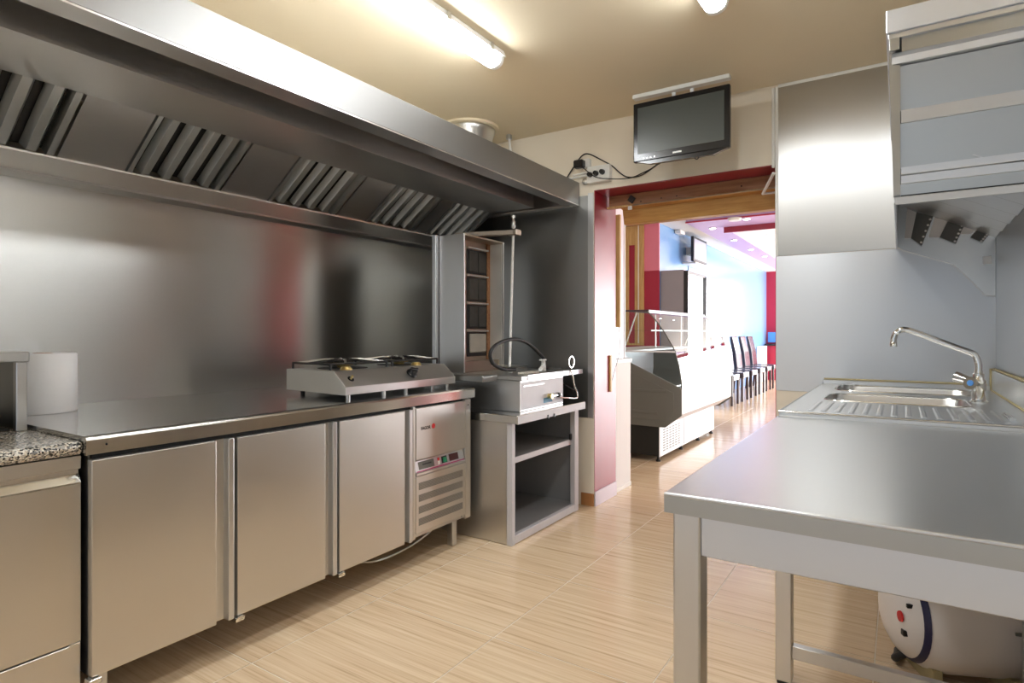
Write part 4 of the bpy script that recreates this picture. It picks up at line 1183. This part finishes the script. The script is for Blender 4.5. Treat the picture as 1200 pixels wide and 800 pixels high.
# =================================================================== DISPLAY COUNTER
dcx = thing('display_counter', 'refrigerated display counter with curved glass and white base in the shop', 'display counter', (-2.2, 6.25, 0))
CY0, CY1 = 5.285, 7.20
part('base', box(-2.62, -1.850, CY0 + 0.015, CY1 - 0.02, 0.05, 0.36), 'case_dark', dcx)
fpn = part('front_panel', box(-1.850, -1.840, CY0 + 0.012, CY1 - 0.02, 0.045, 0.345, 0.002), 'case_white', dcx)
part('panel_seam', box(-1.840, -1.8385, 6.0, 6.03, 0.06, 0.33), 'fridge_grey', fpn)
for r_ in range(9):
    for c_ in range(6):
        yy = CY0 + 0.10 + c_ * 0.088
        part('vent_slit', box(-1.8405, -1.8388, yy, yy + 0.060, 0.085 + r_ * 0.024, 0.095 + r_ * 0.024), 'grey_plastic', fpn)
for yy in (CY0 + 0.04, 6.0, 6.6, CY1 - 0.06):
    part('foot', lathe(B(), [(0.022, 0), (0.022, 0.015), (0.012, 0.02), (0.012, 0.052)], (-1.865, yy, 0.0), 'z', 12), 'black_plastic', dcx)
bodyp = [(-2.62, 0.345), (-1.790, 0.345), (-1.645, 0.447), (-1.645, 0.672), (-1.66, 0.682), (-2.62, 0.60)]
b = B(); prism(b, bodyp, 'y', CY0 + 0.012, CY1 - 0.012); part('tub', b, 'case_white', dcx)
endp = [(-2.62, 0.330), (-1.785, 0.322), (-1.633, 0.441), (-1.633, 0.682), (-2.115, 0.900), (-2.62, 1.00)]
for ya, yb, m in ((CY0 - 0.012, CY0 + 0.012, 'grey_plastic'), (CY1 - 0.012, CY1 + 0.012, 'grey_plastic')):
    b = B(); prism(b, endp, 'y', ya, yb, 0.004, 2)
    ep = part('end_panel', b, m, dcx)
    if ya < 6:
        ins = [(-2.62, 0.385), (-1.80, 0.385), (-1.70, 0.462), (-1.70, 0.640), (-2.12, 0.825), (-2.62, 0.90)]
        b = B(); prism(b, ins, 'y', ya - 0.005, ya, 0.003); ep2 = part('raised_field', b, m, ep)
        b = B(); bbox(b, -2.60, -1.76, ya - 0.011, ya - 0.005, 0.640, 0.665, 0.003); part('moulding', b, m, ep)
        b = B(); bbox(b, -2.60, -1.85, ya - 0.011, ya - 0.005, 0.440, 0.468, 0.003); part('moulding', b, m, ep)
part('back_wall', box(-2.62, -2.58, CY0 + 0.012, CY1 - 0.012, 0.6, 1.00), 'case_white', dcx)
b = B(); prism(b, [(-2.58, 0.74), (-1.70, 0.690), (-1.70, 0.700), (-2.58, 0.752)], 'y', CY0 + 0.02, CY1 - 0.02)
part('display_deck', b, 'steel_polished', dcx)
part('work_ledge', box(-2.64, -2.12, CY0 - 0.01, CY1 + 0.01, 1.000, 1.018, 0.002), 'case_white', dcx)
part('ledge_rail', box(-2.14, -1.700, CY0 - 0.008, CY0 + 0.004, 1.002, 1.018, 0.001), 'case_white', dcx)
arc = [(-1.965, 1.380), (-1.930, 1.352), (-1.880, 1.298), (-1.800, 1.190), (-1.740, 1.090), (-1.700, 1.010), (-1.665, 0.880), (-1.646, 0.760), (-1.640, 0.686)]
b = B(); sheet(b, arc, 'y', CY0 + 0.014, CY1 - 0.014, 0.004)
part('curved_glass', b, 'clear_glass', dcx)
gp_ = [(-2.175, 1.380)] + arc[:] + [(-2.115, 0.905), (-2.20, 1.02)]
for ya in (CY0 + 0.004, CY1 - 0.010):
    b = B(); prism(b, gp_, 'y', ya, ya + 0.006)
    eg = part('end_glass', b, 'clear_glass', dcx)
    part('glass_edge', tube(B(), [(x + 0.002, ya + 0.003, z) for x, z in arc], 0.006, 6, 2), 'grey_plastic' if ya < 6 else 'case_white', eg)
    part('glass_strut', tube(B(), [(-2.185, ya + 0.003, 1.03), (-2.06, ya + 0.003, 1.372)], 0.006, 6), 'galvanised', eg)
part('canopy', box(-2.18, -1.945, CY0 + 0.012, CY1 - 0.012, 1.381, 1.397, 0.002), 'case_brown', dcx)
part('canopy_edge', box(-1.965, -1.94, CY0 + 0.012, CY1 - 0.012, 1.366, 1.381, 0.002), 'case_white', dcx)
part('inner_shelf', box(-2.25, -1.93, CY0 + 0.03, CY1 - 0.03, 1.200, 1.206), 'clear_glass', dcx)
part('shelf_front', box(-1.932, -1.926, CY0 + 0.03, CY1 - 0.03, 1.196, 1.210, 0.001), 'case_white', dcx)
for yy in (CY0 + 0.05, 6.25, CY1 - 0.05):
    part('shelf_post', tube(B(), [(-2.22, yy, 1.018), (-2.22, yy, 1.385)], 0.007, 6), 'galvanised', dcx)

# =================================================================== DINING CHAIRS
def chair(cy, label):
    t = thing('dining_chair', label, 'chair', (-2.49, cy, 0), 'chairs in a row along the blue wall')
    w = 0.225
    for s in (-1, 1):
        part('leg', box(-2.29, -2.255, cy + s * (w - 0.018) - 0.018, cy + s * (w - 0.018) + 0.018, 0, 0.43, 0.003), 'chair_wood', t)
        b = B(); prism(b, [(-2.735, 0.43), (-2.695, 0.43), (-2.735, 0.0), (-2.770, 0.0)], 'y', cy + s * (w - 0.018) - 0.018, cy + s * (w - 0.018) + 0.018)
        part('leg', b, 'chair_wood', t)
    part('seat', box(-2.73, -2.245, cy - w, cy + w, 0.40, 0.50, 0.02, 3), 'leather_dark', t)
    b = B(); prism(b, [(-2.735, 0.46), (-2.665, 0.46), (-2.70, 0.8), (-2.775, 1.11), (-2.82, 1.11), (-2.775, 0.8)], 'y', cy - w, cy + w, 0.012, 2)
    part('backrest', b, 'leather_dark', t)
ords = ['nearest the drinks fridge', 'second from the drinks fridge', 'third from the drinks fridge', 'fourth from the drinks fridge', 'fifth from the drinks fridge', 'last before the white ledge']
for k in range(6):
    chair(10.19 + 0.74 * k, 'dark leather high-back dining chair by the blue wall, ' + ords[k])

# =================================================================== DRINKS FRIDGE
df = thing('drinks_fridge', 'tall grey drinks fridge with a black framed lit glass door', 'fridge', (-2.72, 8.9, 0))
part('cabinet', box(DX + 0.004, -2.56, 8.36, 9.42, 0.02, 2.075, 0.004), 'fridge_grey', df)
d = part('door', box(-2.56, -2.500, 8.36, 8.42, 0.06, 2.06, 0.003), 'black_plastic', df)
part('door_stile', box(-2.56, -2.500, 9.30, 9.42, 0.06, 2.04, 0.003), 'black_plastic', d)
part('door_rail', box(-2.56, -2.51, 8.42, 9.30, 2.02, 2.06, 0.002), 'black_plastic', d)
part('door_rail', box(-2.56, -2.51, 8.42, 9.30, 0.06, 0.12, 0.002), 'black_plastic', d)
part('pane', box(-2.56, -2.550, 8.42, 9.30, 0.12, 2.02), 'fridge_glow', d)
part('red_sticker', box(-2.5495, -2.5485, 8.62, 9.10, 1.62, 1.72), 'pink_lit_and_sticker', d)

# wall television in the shop
st2 = thing('wall_television', 'small flat television on a bracket high on the blue wall', 'television', (-2.75, 9.7, 2.28))
part('casing', box(-2.745, -2.700, 9.33, 10.08, 2.305, 2.695, 0.006), 'black_plastic', st2)
part('screen', box(-2.7005, -2.698, 9.37, 10.04, 2.345, 2.660), 'screen_pale', st2)
part('bracket', box(DX, -2.745, 9.60, 9.80, 2.44, 2.56, 0.004), 'white_plastic', st2)
part('shelf', box(DX, -2.69, 9.40, 10.05, 2.275, 2.300, 0.003), 'white_plastic', st2)
solo('wall_cable', tube(B(), [(DX + 0.006, 9.72, 2.27), (DX + 0.006, 9.72, 2.12)], 0.006, 6), 'fridge_grey', 'thin grey cable down the blue wall below the small television', 'cable')
solo('projector', box(DX + 0.004, -2.80, 9.0, 9.22, 2.70, DZ - 0.004, 0.01, 2), 'white_plastic', 'small white box at the ceiling edge over the drinks fridge', 'ceiling box')

# shop ceiling: dropped lilac panel with a red recess
lp = thing('ceiling_panel', 'dropped lilac ceiling panel with a deep red edged recess in the shop', 'ceiling panel', (-0.8, 11.5, 2.70))
b = B()
bbox(b, -2.49, 1.2, 8.24, 8.86, 2.70, DZ - 0.001)
bbox(b, -2.49, -2.13, 8.86, 15.6, 2.70, DZ - 0.001)
bbox(b, 0.8, 1.2, 8.86, 15.6, 2.70, DZ - 0.001)
part('panel', b, 'lilac_ceiling', lp)
part('near_edge', box(-2.495, 1.2, 8.22, 8.24, 2.698, 2.716, 0.002), 'red_paint', lp)
part('recess_edge', box(-2.13, 0.8, 8.855, 8.875, 2.62, 2.755, 0.002), 'red_gloss_paint', lp)
sl_ = ['first round spotlight from the doorway along the blue wall side of the lilac panel', 'second round spotlight from the doorway along the blue wall side of the lilac panel',
       'third round spotlight from the doorway along the blue wall side of the lilac panel', 'fourth round spotlight from the doorway along the blue wall side of the lilac panel',
       'round spotlight in the lilac panel right beside the smoke detector']
for k, (x, y) in enumerate(((835, 267), (860, 281), (880, 292), (896, 300), (875, 256))):
    c = onZ(x, y, 2.70)
    s_ = thing('spotlight', sl_[k], 'spotlight', (c.x, c.y, 2.69), 'spotlights in the lilac panel')
    part('trim_ring', lathe(B(), [(0.055, 0), (0.055, -0.008), (0.042, -0.010)], (c.x, c.y, 2.6995), 'z', 18), 'white_plastic', s_)
    part('lens', lathe(B(), [(0.041, -0.0085), (0.041, -0.0115), (0, -0.013)], (c.x, c.y, 2.6995), 'z', 18), 'spot_light', s_)
for k, (x, y) in enumerate(((886, 268), (902, 275))):
    c = onZ(x, y, DZ)
    s_ = thing('spotlight', 'round spotlight in the white recess ceiling, ' + ('closer to the red edge' if k == 0 else 'deeper behind the red edge'), 'spotlight', (c.x, c.y, DZ - 0.01), 'spotlights in the white recess')
    part('trim_ring', lathe(B(), [(0.055, 0), (0.055, -0.008), (0.042, -0.010)], (c.x, c.y, DZ - 0.0005), 'z', 18), 'white_plastic', s_)
    part('lens', lathe(B(), [(0.041, -0.0085), (0.041, -0.0115), (0, -0.013)], (c.x, c.y, DZ - 0.0005), 'z', 18), 'spot_light', s_)
c = onZ(861, 259, 2.66)
sm = thing('smoke_detector', 'round white smoke detector at the corner of the red recess', 'smoke detector', (c.x, c.y, 2.655))
part('body', lathe(B(), [(0.075, 0.0), (0.085, 0.012), (0.085, 0.034)], (c.x, c.y, 2.666), 'z', 22), 'white_plastic', sm)
part('base', lathe(B(), [(0.09, 0.0), (0.09, 0.008)], (c.x, c.y, 2.6915), 'z', 22), 'galvanised', sm)

# things at the far red end wall
mo = thing('monitor', 'small blue screen on a counter at the red end wall', 'monitor', (-2.35, 16.2, 1.0))
part('screen', box(-2.83, -2.40, 16.30, 16.33, 0.94, 1.20, 0.004), 'screen_blue', mo)
part('stand', box(-2.66, -2.58, 16.30, 16.36, 0.90, 0.945), 'black_plastic', mo)
sc_ = thing('shop_counter', 'dark shelf top on a red counter at the end wall', 'counter', (-2.3, 16.2, 0))
part('top', box(-2.86, -1.6, 16.05, 16.49, 0.86, 0.90, 0.004), 'black_plastic', sc_)
part('front', box(-2.84, -1.62, 16.10, 16.48, 0.0, 0.86), 'red_paint', sc_)
solo('wall_ledge', box(DX + 0.003, -2.78, 15.2, 15.9, 0.0, 0.86, 0.01), 'white_paint', 'white boxed ledge at the end of the chair row', 'ledge')
